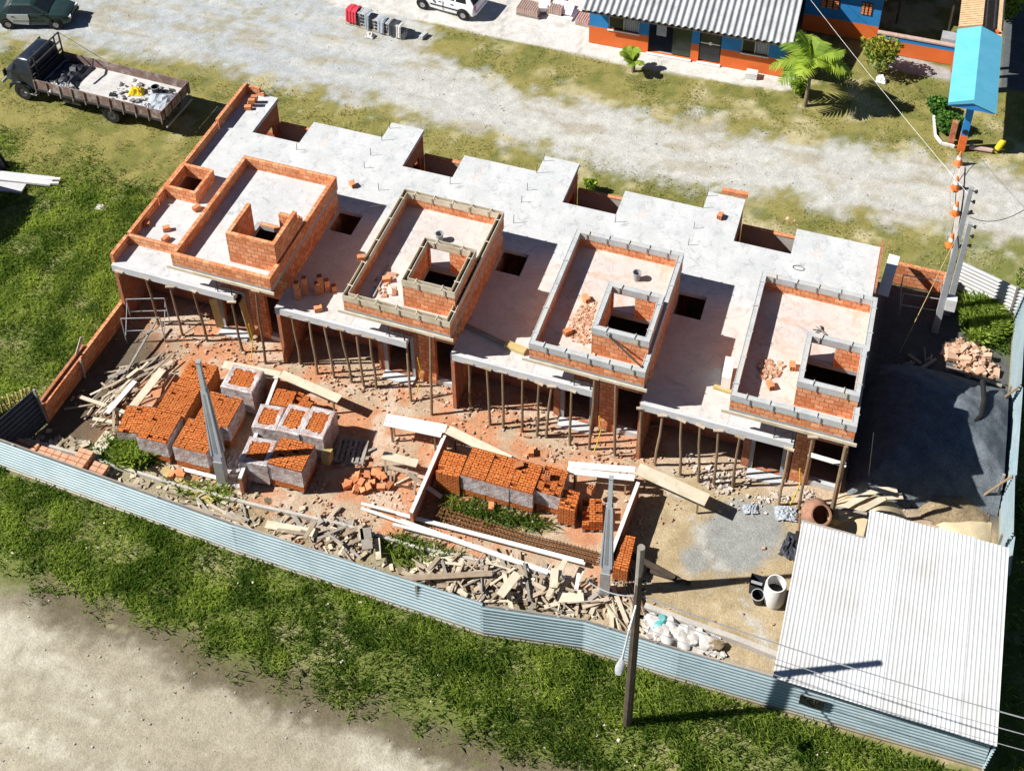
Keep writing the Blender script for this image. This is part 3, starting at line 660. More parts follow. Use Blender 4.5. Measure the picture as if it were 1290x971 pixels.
t = thing('corrugated_fence', 'long pale blue corrugated metal fence along the green verge and dirt road', 'fence', (0, -7.8, 0))
FB = [(-4, 578), (298, 697), (606, 800), (733, 819), (851, 856), (1043, 912), (1236, 968)]
FP = [g(u, v, 0) for u, v in FB]; FP[0] = g(-60, 566, 0)
TILT = [-.1, -.1, -.28, .0, .0, -.05, -.1]
for k in range(len(FP)-1):
    m = MB(); a = FP[k]-t.location; b = FP[k+1]-t.location; d = (b-a).normalized()*.02
    corrugated(m, a, b+d, .0+.004*k, 1.58+random.uniform(-.02, .02), 10, .020, -TILT[k]*0-.05, -.05-(.12 if k == 1 else 0))
    m.build('panel', 'zinc', t)
    for q in (.25, .75):
        p = MB(); c = a.lerp(b, q); p.box(c.x-.04, c.x+.04, c.y+.07, c.y+.15, 0, 1.5); p.build('post', 'wood_grey', t)
    p = MB(); p.beam(a+Vector((0, .2, 1.4)), b+Vector((0, .2, 1.4)), .05, .07); p.build('rail', 'wood_grey', t)
# number plate on the fence
sg = thing('number_sign', 'small black rectangular sign with faint lettering on the corrugated front fence', 'sign', (0, 0, 0))
a = g(1018, 886, .95); b = g(1044, 894, .95); mid = FP[4].lerp(FP[5], .87); dv = (FP[5]-FP[4]).normalized(); nv = Vector((dv.y, -dv.x, 0))
ang = math.atan2(dv.y, dv.x); sg.location = (mid.x, mid.y, 0)+0*mid if False else Vector((mid.x, mid.y, 1.12))+nv*.085; sg.rotation_euler = (0, 0, ang)
m = MB(); m.box(-.36, .36, -.012, .012, -.26, .24); m.build('plate', 'black_plastic', sg)
m = MB(); m.box(-.36, .36, -.02, .014, .242, .27); m.build('top_edge', 'steel_grey', sg)
def stroke(mb, pts, w=.02):
    for p, q in zip(pts, pts[1:]): mb.beam((p[0], -.016, p[1]), (q[0], -.016, q[1]), .006, w, up=(0, 0, 1)) if abs(p[0]-q[0]) > 1e-4 else mb.box(p[0]-w/2, p[0]+w/2, -.019, -.013, min(p[1], q[1]), max(p[1], q[1]))
pm('faint_letter', (.10, .095, .085), (.13, .125, .11), 8, .6)
for pts_ in ([(-.10, .14), (-.16, .14), (-.17, .02)], [(.02, .14), (.08, .14), (.055, .0)], [(.15, .15), (.15, .02)]):
    m = MB(); stroke(m, pts_, .02); m.build('letter', 'faint_letter', sg)
# left brick wall
t = thing('boundary_wall', 'low orange brick boundary wall running down the left side of the yard', 'wall', (0, 0, 0))
m = MB(); m.box(-.2, -.06, -5.3, 0.4, 0, .92); m.box(-.2, -.06, .4, 1.2, 0, .75); m.build('brick_courses', 'brick', t)
m = MB(); m.box(-.34, -.22, -5.2, -2.4, 0, 1.02); m.build('outer_course', 'brick_dull', t)
m = MB(); m.beam((-.28, -2.9, .92), (-.05, -2.6, 1.75), .05, .1); m.beam((.02, -3.1, 0), (.0, -3.05, 1.0), .06, .1); m.build('timber_brace', 'wood_pale', t)
t = thing('corrugated_fence', 'dark ribbed metal panel closing the corner by the left brick wall', 'fence panel', (0, 0, 0))
m = MB(); corrugated(m, (-.62, -7.3), (-.12, -5.35), .02, 1.62, 8, .03, -.3, -.3); m.build('sheet', 'zinc_dark', t)
m = MB(); m.beam((-.1, -5.36, 0), (-.3, -5.3, 1.75), .07, .1); m.build('end_post', 'wood_grey', t)
t = thing('picket_fence', 'short pale picket fence in the grass beyond the dark metal panel', 'fence', (0, 0, 0))
for k in range(13):
    p = g(-22+k*5.4, 530-k*1.9, 0); m = MB(); m.obox((p.x, p.y, .38), (.11, .03, .95), -.2, random.uniform(-.1, .1), random.uniform(-.12, .12)); m.build('picket', 'wood_yellow', t)
m = MB(); m.beam(g(-30, 520, .3), g(50, 498, .3), .03, .07); m.build('rail', 'wood_yellow', t)
# right fences
t = thing('corrugated_fence', 'white ribbed metal fence closing the back corner behind the masts', 'fence', (0, 0, 0))
m = MB(); corrugated(m, g(1201, 362, 0), g(1284, 402, 0), 0, 1.55, 8, .034, .0, -.0); m.build('panel', 'zinc_white', t)
for k in range(3):
    p = g(1201, 362, 0).lerp(g(1284, 402, 0), k/2); m = MB(); m.box(p.x-.04, p.x+.04, p.y+.1, p.y+.18, 0, 1.45); m.build('post', 'wood_grey', t)
t = thing('corrugated_fence', 'grey blue metal fence along the right side beside the gravel heap', 'fence', (0, 0, 0))
RF = [(33.55, 11.3), (33.5, 6.2), (33.42, 2.2), (33.46, -.2), (33.35, -1.6)]
for k in range(4):
    m = MB(); a, b = RF[k], RF[k+1]; corrugated(m, (b[0], b[1]), (a[0], a[1]), 0, 1.75-(.15 if k % 2 else 0), 10, .035, .16+.08*(k % 2), .16+.08*(k % 2)); m.build('panel', 'zinc', t)
    p = MB(); p.box(a[0]-.2, a[0]-.12, a[1]-.1, a[1]-.02, 0, 1.6); p.build('post', 'wood_grey', t)
    if k in (1, 2): p = MB(); p.tube([(a[0]-.9, a[1]-.3, 0), (a[0]+.1, a[1]-.1, 1.7)], .04, 6); p.build('brace', 'wood_prop', t)
m = MB(); corrugated(m, (33.33, -7.45), (33.36, -1.62), 0, 1.6, 10, .020, .1, .1); m.build('panel', 'zinc', t)
# shed
t = thing('tool_shed', 'site shed with a white corrugated metal roof in the right front corner', 'shed', (30, -4.5, 0))
def roofsheet(x0, x1, y0, y1, z0, z1, per=.128, amp=.009):
    mb = MB(); n = int((x1-x0)/per*6); vs = []
    for th in (0, .006):
        for k in range(n+1):
            x = x0+(x1-x0)*k/n; w = math.sin((x-x0)/per*2*PI); w = max(-.5, min(1, w*1.6))*amp+th
            vs += [(x, y0, z0+w), (x, y1, z1+w)]
    m = 2*(n+1); fs = []
    for o in (0, m): fs += [(o+2*k, o+2*k+1, o+2*k+3, o+2*k+2) for k in range(n)]
    fs += [(2*k, 2*k+2, m+2*k+2, m+2*k) for k in range(n)]+[(2*k+1, m+2*k+1, m+2*k+3, 2*k+3) for k in range(n)]
    mb.add(vs, fs); return mb
x0, x1 = 27.02-30, 33.36-30; xm = 29.03-30
slope = lambda y: 2.0+(y+7.6+0)*.07
for (a, b, ys) in ((x0, x0+.98, -2.42), (x0+1.0, xm, -2.40), (xm+.02, xm+1.10, -1.32), (xm+1.12, xm+2.22, -1.33), (xm+2.24, xm+3.3, -1.31), (xm+3.32, x1, -1.33)):
    dz = random.uniform(0, .015); m = roofsheet(a-.01, b+.03, -7.66+4.5, ys+4.5, slope(-7.66)+dz, slope(ys)+dz); m.build('roof_sheet', 'zinc_white', t)
m = MB(); m.box(x0+.1, x0+.16, -7.3+4.5, -2.55+4.5, 0, 1.96); m.box(x0+.16, xm, -2.6+4.5, -2.55+4.5, 0, 2.2); m.box(xm, xm+.06, -2.54+4.5, -1.45+4.5, 0, 2.2); m.box(xm+.06, x1-.1, -1.5+4.5, -1.45+4.5, 0, 2.25); m.build('board_wall', 'wood_dark', t)
m = MB(); m.beam((x0-.05, -2.36+4.5, 2.3), (xm, -2.36+4.5, 2.3), .1, .1); m.build('roof_purlin', 'wood_grey', t)

# ================================================================== POLES AND WIRES
def concrete_pole(base, h, label, wb=.30, wt=.13, rz=0.0):
    t = thing('utility_pole', label, 'utility pole', base, rz)
    m = MB(); dpt = .75
    def rings(w, d, z): return [(-w, -d, z), (w, -d, z), (w, d, z), (-w, d, z)]
    m.loft([rings(wb*.6, wb*.6, -.1), rings(wb*.56, wb*.56, 1.6), rings(wt*.62, wt*.62, h*.78), rings(wt*.5, wt*.5, h)]); m.build('shaft', 'pole_grey', t)
    for s in (-1, 1):                                   # raised flanges leaving a channel down the two faces
        m = MB()
        for f in (-1, 1):
            a = [(s*wb*.6+s*.0, f*wb*.42-.05, 1.6), (s*wb*.6+s*.06, f*wb*.42-.05, 1.6), (s*wb*.6+s*.06, f*wb*.42+.05, 1.6), (s*wb*.6, f*wb*.42+.05, 1.6)]
            b = [(s*wt*.62, f*wt*.42-.025, h*.78), (s*wt*.62+s*.03, f*wt*.42-.025, h*.78), (s*wt*.62+s*.03, f*wt*.42+.025, h*.78), (s*wt*.62, f*wt*.42+.025, h*.78)]
            m.loft([a, b])
        m.build('flange', 'pole_grey', t)
    m = MB()
    m.box(-wt*.62, wt*.62, -wt*.62, wt*.62, h, h+.05); m.build('cap', 'concrete_grey', t)
    m = MB(); m.loft([[(-wb*.26, -wb*.57, 1.75), (wb*.26, -wb*.57, 1.75), (wb*.26, -wb*.5, 1.75), (-wb*.26, -wb*.5, 1.75)], [(-wt*.3, -wt*.64, h*.76), (wt*.3, -wt*.64, h*.76), (wt*.3, -wt*.5, h*.76), (-wt*.3, -wt*.5, h*.76)]]); m.build('recess_shade_panel', 'concrete_grey', t)  # slightly proud panel; the shade of a recess is put into its darker grey
    m = MB(); m.box(-wb*.68, wb*.68, -wb*.75, -wb*.602, .15, 1.3); m.build('meter_panel', 'steel_grey', t)
    for k in range(4):
        m = MB(); m.tube([(-.11, 0, h-.5-.28*k), (.11, 0, h-.5-.28*k)], .015, 6); m.build('bolt', 'steel_dark', t)
    return t
concrete_pole(g(282, 606, 0), 6.35, 'tapered grey concrete pole standing between the brick pallets at left', .25, .13, .15)
concrete_pole(g(762, 746, 0), 6.1, 'tapered grey concrete pole beside the scrap boards, left of the wooden pole', .24, .12, .1)
B = g(790, 911, 0)
t = thing('utility_pole', 'dark wooden pole with a street lamp arm in the front verge', 'utility pole', B)
m = MB(); m.tube([(0, 0, -.2), (.01, 0, 5), (0, 0, 9.05)], [.15, .125, .095], 8); m.build('shaft', 'wood_dark', t, smooth=True)
m = MB(); m.tube([(0, 0, 6.3), (0, 0, 9.12)], .105, 8); m.build('weathered_top', 'wood_grey', t)
dn = (g(783, 832, 5.6)-B); top = Vector((0, -.1, 6.55))
m = MB(); m.tube([top, top.lerp(dn, .5)+Vector((0, 0, .12)), dn], .035, 7); a = m.build('lamp_arm', 'steel_grey', t)
dd = (dn-top).normalized()
m = MB(); m.loft([[(dn+dd*s+Vector((math.cos(q)*r, math.sin(q)*r*.9, math.sin(q)*0-.0+.09*math.sin(q*2)*0))) for q in [k*PI/4 for k in range(8)]] for s, r in ((-.1, .04), (.02, .09), (.18, .13), (.30, .11), (.34, .04))]); m.build('lamp_head', 'concrete_grey', a, smooth=True)
m = MB(); m.tube([dn+dd*.2+Vector((0, 0, -.09)), dn+dd*.2+Vector((0, 0, -.14))], [.09, .06], 10); m.build('lamp_lens', 'lamp_glass', a)
for k, z in enumerate((7.2, 7.6, 5.9)):
    m = MB(); m.tube([(.12, 0, z), (.22, 0, z)], [.05, .06], 8); m.build('insulator', 'black_plastic', t)
def wire(name, label, pts, r, mat, sag=.3, cat='cable'):
    m = MB(); P = []
    for a, b in zip(pts, pts[1:]):
        a = Vector(a); b = Vector(b)
        for k in range(16): s = k/16; P.append(a.lerp(b, s)-Vector((0, 0, sag*4*s*(1-s))))
    P.append(Vector(pts[-1])); m.tube(P, r, 5); return tag(m.build(name, mat), label, cat)
top = B+Vector((.2, 0, 7.2))
wire('power_cable', 'upper grey cable from the wooden pole over the white shed roof', [g(742, 733, 6.0), B+Vector((.05, 0, 6.9)), g(1330, 915, 6.0)], .018, 'steel_grey', .25)
wire('power_cable', 'middle thin cable crossing low over the white shed roof', [B+Vector((.2, 0, 6.2)), g(1340, 938, 5.6)], .012, 'steel_grey', .3)
wire('power_cable', 'lower thin cable crossing the front edge of the shed roof', [B+Vector((.2, 0, 5.4)), g(1340, 958, 4.9)], .010, 'steel_grey', .3)
# masts by the back corner
M1 = g(1178, 416, 0); M2 = g(1193, 394, 0)
def mast(base, h, label, tilt):
    t = thing('utility_pole', label, 'utility pole', base)
    m = MB(); r = lambda w, z, s: [(-w+tilt[0]*s, -w+tilt[1]*s, z), (w+tilt[0]*s, -w+tilt[1]*s, z), (w+tilt[0]*s, w+tilt[1]*s, z), (-w+tilt[0]*s, w+tilt[1]*s, z)]
    m.loft([r(.13, -.1, 0), r(.075, h, 1)]); m.build('shaft', 'concrete_grey', t)
    for k in range(3):
        m = MB(); z = h-.15-.5*k; m.tube([(tilt[0], tilt[1], z), (tilt[0]+.25, tilt[1], z)], .025, 6); m.tube([(tilt[0]+.2, tilt[1], z-.06), (tilt[0]+.2, tilt[1], z+.06)], .05, 8); m.build('insulator_bracket', 'steel_dark', t)
    return t
t1 = mast(M1, 7.6, 'taller grey concrete mast with insulator brackets by the back corner', (0, 0))
m = MB(); m.box(.12, .5, -.2, .12, 1.4, 2.0); m.build('meter_box', 'plaster_white', t1)
mast(M2, 4.95, 'shorter pale concrete mast beside the white corner fence', (.0, 0))
wire('service_cable', 'thick white cable running diagonally over the gravel road', [M1+Vector((0, 0, 7.2)), g(1018, -4, 5.5)+Vector((0, 0, 0)), g(990, -60, 5.2)], .008, 'plaster_white', .1)
wire('service_cable', 'thin dark cable leaving the mast toward the right edge', [M1+Vector((.2, 0, 6.2)), g(1300, 258, 5.2)], .014, 'steel_dark', .5)
wire('guy_wire', 'pale guy wire slanting from the mast into the gravel yard', [M1+Vector((0, 0, 5.6)), g(1133, 445, 0)], .016, 'wood_yellow', .0)
wire('guy_wire', 'thin steel guy wire behind the rightmost scaffold poles', [g(1093, 610, .1), g(1072, 570, 2.5)+Vector((.6, .6, .6))], .012, 'steel_grey', .0)

# ================================================================== BRICK PALLETS
def hollow_brick(mb, c, size, R):
    l, w, h = size
    def T(p): return Vector(c)+R @ Vector(p)
    x, y, z = l/2, w/2, h/2
    mb.mi = 0
    vs = [T(p) for p in ((-x, -y, -z), (x, -y, -z), (x, y, -z), (-x, y, -z), (-x, -y, z), (x, -y, z), (x, y, z), (-x, y, z))]
    mb.add(vs, [(0, 3, 2, 1), (4, 5, 6, 7), (0, 1, 5, 4), (2, 3, 7, 6)])
    for s in (-1, 1):                                     # open ends with four deep cells
        ys = [-y, -y*.82, -y*.09, y*.09, y*.82, y]; zs = [-z, -z*.86, -z*.07, z*.07, z*.86, z]
        o = len(mb.v); mb.v += [tuple(T((s*x, a, b))) for b in zs for a in ys]
        for j in range(5):
            for i in range(5):
                q = [o+j*6+i, o+j*6+i+1, o+j*6+i+7, o+j*6+i+6]
                if i in (1, 3) and j in (1, 3):
                    d = len(mb.v); mb.v += [tuple(T((s*(x-.06), a, b))) for a, b in ((ys[i], zs[j]), (ys[i+1], zs[j]), (ys[i+1], zs[j+1]), (ys[i], zs[j+1]))]
                    mb.f += [[q[k], q[(k+1) % 4], d+(k+1) % 4, d+k] for k in range(4)]+[[d, d+1, d+2, d+3]]; mb.m += [0]*4+[1]
                else: mb.f.append(q); mb.m.append(0)
    mb.mi = 0
LB = MB(); hollow_brick(LB, (0, 0, .095), (.29, .19, .19), Matrix.Identity(3)); ME_BRICK = LB.mesh('loose_brick', ['brick_loose', 'brick_hole'])
LB = MB(); hollow_brick(LB, (0, 0, .145), (.29, .19, .19), Euler((0, PI/2, 0)).to_matrix()); ME_BRICK_UP = LB.mesh('loose_brick_upright', ['brick_loose', 'brick_hole'])
def loose_brick(p, label, group, rz=None, up=False, tilt=0):
    o = bpy.data.objects.new('loose_brick', ME_BRICK_UP if up else ME_BRICK); COL.objects.link(o)
    o.location = p; o.rotation_euler = (tilt, random.uniform(-.05, .05), random.uniform(0, PI) if rz is None else rz)
    return tag(o, label, 'brick', group)
def pallet(label, c, size, h, rz=0, wrap=0, skew=0.0, grp='brick pallets in the front yard', base=True, missing=.03, frill=.01):
    """stack of hollow blocks; every block of the upper layers is its own box so the top is uneven"""
    lx, ly = size; t = thing('brick_pallet', label, 'brick stack', (c[0], c[1], 0), rz, grp)
    z0 = .12 if base else .0
    m = MB(); bl, bw = .19, .095; nxx = max(1, int(lx/bl)); nyy = max(1, int(ly/bw)); sx, sy = lx/nxx, ly/nyy
    hl = .19; ntop = 2; zc = h-ntop*hl
    m.box(-lx/2+.005, lx/2-.005, -ly/2+.005, ly/2-.005, z0, zc)
    for k in range(ntop):
        for a in range(nxx):
            for b in range(nyy):
                if k == ntop-1 and random.random() < missing: continue
                x = -lx/2+(a+.5)*sx; y = -ly/2+(b+.5)*sy; zz = zc+k*hl+.002
                if k == 0 and 0 < a < nxx-1 and 0 < b < nyy-1 and missing < .05: continue
                dz = random.uniform(-frill, frill); m.box(x-sx*.47, x+sx*.47, y-sy*.45, y+sy*.45, zz, zz+hl-.004+dz)
    o = m.build('bricks', 'brick_stack', t); o.location.x = 0
    if base:
        p = MB()
        for k in (-1, 0, 1): p.box(k*lx*.42-.05, k*lx*.42+.05, -ly/2, ly/2, 0, .1)
        p.build('pallet_base', 'wood_grey', t)
    if wrap:
        f = MB(); e = .012; n = 7
        zt = h-.02 if wrap == 1 else h+.012; zb = .42 if wrap == 1 else .14
        per = [(-lx/2-e, -ly/2-e), (lx/2+e, -ly/2-e), (lx/2+e, ly/2+e), (-lx/2-e, ly/2+e)]
        P = []
        for (ax, ay), (bx, by) in zip(per, per[1:]+per[:1]):
            for k in range(n): P.append((ax+(bx-ax)*k/n, ay+(by-ay)*k/n))
        rows = [[(x*(1+random.uniform(0, .02)), y*(1+random.uniform(0, .02)), zb+(zt-zb)*q+random.uniform(-.03, .03)*(0 < q < 1)) for x, y in P] for q in (0, .3, .6, .85, 1)]
        if wrap == 2: rows.append([(x*.93*(1+random.uniform(-.02, .02)), y*.93*(1+random.uniform(-.02, .02)), h+.03+random.uniform(0, .015)) for x, y in P]); rows.append([(x*random.uniform(.6, .74), y*random.uniform(.6, .74), h+.022+random.uniform(0, .02)) for x, y in P])
        f.loft(rows, cap=False); f.build('plastic_wrap', 'plastic_film', t, smooth=False)
    return t
hP = 1.22
PAL = [('leaning low brick pallet with torn film at the left end, beside the scrap boards', (3.45, -4.55), (1.0, 1.05), .85, .25, 1),
 ('front brick pallet of the long left column behind the grass clump', (4.62, -4.75), (1.12, 1.15), hP, .06, 1),
 ('middle brick pallet of the long left column', (4.68, -3.52), (1.12, 1.15), hP+.02, .05, 0),
 ('rear brick pallet of the long left column nearest the house', (4.75, -2.32), (1.12, 1.1), hP-.02, .05, 0),
 ('brick pallet with one block missing on top, in front of the left concrete pole', (6.12, -4.72), (1.25, 1.1), hP, .05, 1),
 ('middle brick pallet right of the left concrete pole, dark gap behind it', (6.3, -3.45), (1.25, 1.15), hP+.02, .05, 1),
 ('rear film wrapped brick pallet touching the pale plank', (6.48, -1.98), (1.2, .95), hP+.05, .05, 2),
 ('unwrapped short brick pallet under the pale planks', (8.02, -2.02), (.75, .6), .9, .1, 0),
 ('unwrapped ragged brick pallet beside the fallen plank end', (8.75, -2.05), (.7, .75), .85, -.1, 0),
 ('white wrapped brick pallet with film nearly covering its top', (8.05, -3.2), (.85, .85), hP, .15, 2),
 ('white wrapped brick pallet in the middle of the centre cluster', (8.98, -3.02), (.8, 1.0), hP+.03, .05, 2),
 ('white wrapped brick pallet at the right of the centre cluster', (9.86, -2.9), (.85, 1.05), hP+.05, .05, 2),
 ('white wrapped brick pallet at the front left of the centre cluster', (8.35, -4.6), (.95, .9), hP-.05, .12, 2),
 ('film sided brick pallet at the front of the centre cluster with a plank shadow', (9.55, -4.4), (1.2, 1.0), hP+.05, .04, 1),
 ('orange brick stack with no film, leftmost of the right hand row', (15.05, -3.05), (.85, .95), 1.1, .05, 0),
 ('second brick pallet from the left in the right hand row', (15.98, -2.82), (.86, 1.2), 1.2, .0, 1),
 ('third brick pallet from the left in the right hand row', (16.86, -2.82), (.84, 1.2), 1.2, .0, 1),
 ('fourth brick pallet from the left in the right hand row with loose bricks on top', (17.72, -2.8), (.84, 1.2), 1.2, .0, 1),
 ('fifth brick pallet from the left in the right hand row with a half emptied top', (18.62, -2.62), (.86, 1.1), 1.15, .0, 1),
 ('crumbling brick stack at the right end of the row, in shade', (19.35, -3.05), (.6, .8), .95, .05, 0),
 ('small brick stack leaning along the low wall right of the row', (21.62, -4.25), (.5, 1.3), .75, .05, 0)]
for lab, c, s, h, rz, wr in PAL:
    if c[0] < 11: c = (c[0]-.04+(.12 if c[0] > 7.6 else 0), c[1]-.16); s = (s[0]*1.03, s[1]*1.12) if c[0] < 7.3 else (s[0]*1.06, s[1]*1.18)
    pallet(lab, c, s, h, rz, wr, missing=.2 if 'crumbling' in lab or 'half' in lab or 'ragged' in lab else .02, frill=.02 if wr != 2 else .008)
pallet('crumbling dark brick heap in the shade of the right hand row', (20.15, -2.95), (.7, .9), .6, .3, 0, missing=.4)
# bricks laid along the low pallets behind the front fence
for k, (u, v, lx) in enumerate([(24, 568, 1.25), (67, 583, 1.6), (101, 580, .6), (121, 598, .7)]):
    p = g(u, v, .35); nm = ['leftmost', 'second', 'third', 'rightmost'][k]
    t = thing('brick_bundle', '%s flat orange brick bundle behind the corrugated front fence' % nm, 'brick bundle', (p.x, p.y, 0), -.02, 'brick bundles behind the fence')
    m = MB()
    for a in range(int(lx/.30)):
        for b in range(5): m.box(-lx/2+a*.3, -lx/2+a*.3+.275, -.5+b*.2, -.5+b*.2+.16, .12, .40+random.uniform(-.01, .01))
    m.build('bricks', 'rubble_orange', t)
    m = MB(); m.box(-lx/2, lx/2, -.5, -.4, 0, .115); m.box(-lx/2, lx/2, .3, .4, 0, .115); m.build('pallet_base', 'wood_grey', t)
# loose bricks ------------------------------------------------------
for (u, v, z, lab) in [(186, 283, H, 'loose brick in the shade of the outer parapet on the leftmost roof'), (248, 264, H, 'loose brick beside the raised parapet on the leftmost roof'), (210, 290, H, 'loose brick lying in the middle of the leftmost roof'), (209, 303, H, 'small broken brick near the front parapet of the leftmost roof'),
        (164, 306, H, 'loose brick at the corner outside the front parapet of the leftmost roof'), (444, 234, H, 'single red brick standing on the white slab behind the second roof'), (907, 274, H, 'red brick standing alone on the white slab of the rightmost roof'),
        (401, 391, H, 'single loose brick near the front edge of the second slab'), (970, 487, H+1.26, 'loose brick nearest the front of the rightmost raised roof'), (998, 463, H+1.26, 'loose brick beside the tank enclosure on the rightmost raised roof'), (715, 420, H+1.26, 'loose brick at the edge of shade on the third raised roof'),
        (738, 378, H+1.26, 'loose brick at the back of the rubble on the third raised roof'), (487, 354, H+1.26, 'small loose brick on the second raised roof near the left shade'), (455, 327, H+1.9, 'brick lying on the formwork of the second roof')]:
    loose_brick(g(u, v, z+.02), lab, 'loose bricks on the roofs')
for k, (u, v, n_) in enumerate([(376, 376, 3), (386, 370, 3), (400, 370, 2), (405, 368, 3), (413, 366, 2), (421, 366, 1)]):
    for q in range(n_): loose_brick(g(u, v, H+.002)+Vector((random.uniform(-.02, .02), 0, .292*q)), ('lone brick' if n_ == 1 else ['lowest', 'second', 'top'][q if q < n_-1 else 2]+' brick')+' of the %s column from the left in the second slab shade' % NTH[k], 'bricks standing on the second slab', .25+.1*k, True)
p0 = g(318, 131, H)
for k in range(5): loose_brick((p0.x+.08*(k % 2), p0.y-.25*(k//2)+.1, H+.003+.2*(k % 2)), ('upper' if k % 2 else 'lower')+' brick of the small stack at the back corner of the leftmost roof, %s pair' % NTH[k//2], 'bricks at the back corner', .3)
for k in range(4): p = g(914+8*k, 242+1.5*k, H); loose_brick((p.x, p.y-.05, H+.004), '%s brick of the short row at the back edge of the third roof' % NTH[k], 'bricks on the back edge', .1)
heap = [(g(u, v, .0)+Vector((0, 0, z))) for u, v, z in [(437, 613, 0), (447, 606, .0), (455, 612, .1), (462, 604, .15), (468, 610, 0), (472, 600, .1), (478, 604, .2), (480, 615, 0), (447, 618, 0), (489, 613, .05), (459, 618, 0), (475, 595, 0), (440, 608, 0), (484, 607, .2), (466, 616, .05), (452, 602, 0)]]
for p in heap: loose_brick(p, 'loose brick in the tumbled heap left of the rough timber workbench', 'tumbled brick heap', tilt=random.uniform(-.6, .6))
for u, v in [(217, 600), (226, 597), (228, 601)]: loose_brick(g(u, v, 0), 'dusty brick on the soil in front of the left column of pallets', 'bricks before the left pallets')
loose_brick(g(619, 640, 0), 'pale concrete coloured brick in the grass before the right hand row', 'loose bricks in the yard'); loose_brick(g(669, 571, 0), 'lone brick on the soil behind the right hand row', 'loose bricks in the yard')
loose_brick(g(653, 586, 1.21), 'brick tipped over on top of the fourth pallet in the right row', 'bricks on pallets', tilt=.4); loose_brick(g(690, 602, 1.16), 'brick standing on the half emptied pallet of the right row', 'bricks on pallets', up=True)
loose_brick(g(744, 620, .5), 'upright brick above the dark heap near the second concrete pole', 'bricks on pallets', up=True)
# rubble on roofs
for (Pp, n, z, lab) in [([(736, 375), (752, 380), (742, 435), (722, 430), (715, 415)], 900, H+1.26, 'orange brick rubble spread over the third raised roof'), ([(955, 455), (985, 458), (982, 475), (958, 478)], 160, H+1.26, 'small brick crumbs by the shade line on the rightmost raised roof'), ([(990, 273), (1010, 280), (1005, 285), (985, 278)], 10, H, 'few brick crumbs on the rightmost slab'),
                      ([(465, 350), (500, 345), (498, 372), (480, 375)], 70, H+1.26, 'scattered brick bits on the second raised roof'), ([(987, 350), (1002, 356), (998, 362), (984, 356)], 60, H, 'orange brick shards behind the rightmost roof parapet')]:
    poly = [gx(u, v, z) for u, v in Pp]; xx = [p[0] for p in poly]; yy = [p[1] for p in poly]
    pt = pts_in(n*4, min(xx), max(xx), min(yy), max(yy), lambda x, y: (sd_poly(x, y, poly) > 0)*1.)[:n]
    chips('roof_rubble', pt, .03, .15 if n < 500 else .11, 'chips', lab, 'rubble', z=z-.01)
# pipes and odd pieces on the raised roofs
def bucket(p, label, r=.16, h=.3, mat='black_plastic', cat='bucket', name='bucket'):
    t = thing(name, label, cat, p)
    m = MB(); m.lathe([(r*.8, 0), (r, h), (r-.02, h), (r*.78, .03), (0, .03)], n=18); m.build('shell', mat, t, smooth=True)
    m = MB(); m.lathe([(r+.012, h-.02), (r+.012, h+.012), (r-.012, h+.012)], n=18); m.build('rim', 'steel_grey', t)
    return t
bucket(g(554, 303, H+1.26), 'dark round bucket on the second raised roof', .15, .36, 'concrete_grey')
bucket(g(802, 352, H+1.26), 'dark round bucket on the third raised roof', .15, .36, 'concrete_grey')
t = thing('offcut_pile', 'small tangle of wire offcuts on the rightmost raised roof', 'offcuts', g(1034, 417, H+1.26))
for k in range(9): m = MB(); a = random.uniform(0, 6); m.tube([(0, 0, .02+.01*k), (.3*math.cos(a), .2*math.sin(a), .05)], .018, 5); m.build('offcut', 'steel_dark' if k % 2 else 'wood_grey', t)
def board(name, label, a, b, w, th, mat, group=None, cat='board', up=(0, 0, 1)):
    a = Vector(a); b = Vector(b); c = (a+b)/2; m = MB(); m.beam(a-c, b-c, w, th, up); o = m.build(name, mat, None, c); return tag(o, label, cat, group)
board('plank', 'dark timber batten propped diagonally across the third tank enclosure', g(752, 409, H+2.56), g(808, 462, H+1.97), .05, .05, 'wood_dark', cat='plank')
board('plank', 'thin pale batten lying on the rubble of the third raised roof', g(749, 400, H+1.3), g(748, 448, H+1.3), .08, .03, 'wood_board', cat='plank')
board('plank', 'thin dark batten beside the shade line on the second raised roof', g(490, 334, H+1.3), g(470, 374, H+1.3), .06, .04, 'wood_grey', cat='plank')
board('plank', 'pale timber block jutting from the front left corner of the third parapet', g(637, 433, H+.1), g(662, 443, H+.1), .28, .14, 'wood_yellow', cat='plank')
board('plank', 'grey timber beam lying in the shade on the third slab', g(583, 408, H+.06), g(637, 434, H+.06), .16, .1, 'wood_grey', cat='plank')
board('plywood_sheet', 'cream board standing against the left side of the rightmost parapet', g(919, 458, H+.35), g(914, 484, H+.35), .32, .7, 'wood_white', cat='board')
board('plank', 'yellow timber plank at the front left corner of the rightmost parapet', g(899, 487, H+.05), g(921, 494, H+.05), .15, .14, 'wood_yellow', cat='plank')
board('plank', 'short white stick lying in the shade behind the second roof', g(466, 260, H+.03), g(484, 258, H+.03), .05, .03, 'wood_white', cat='plank')
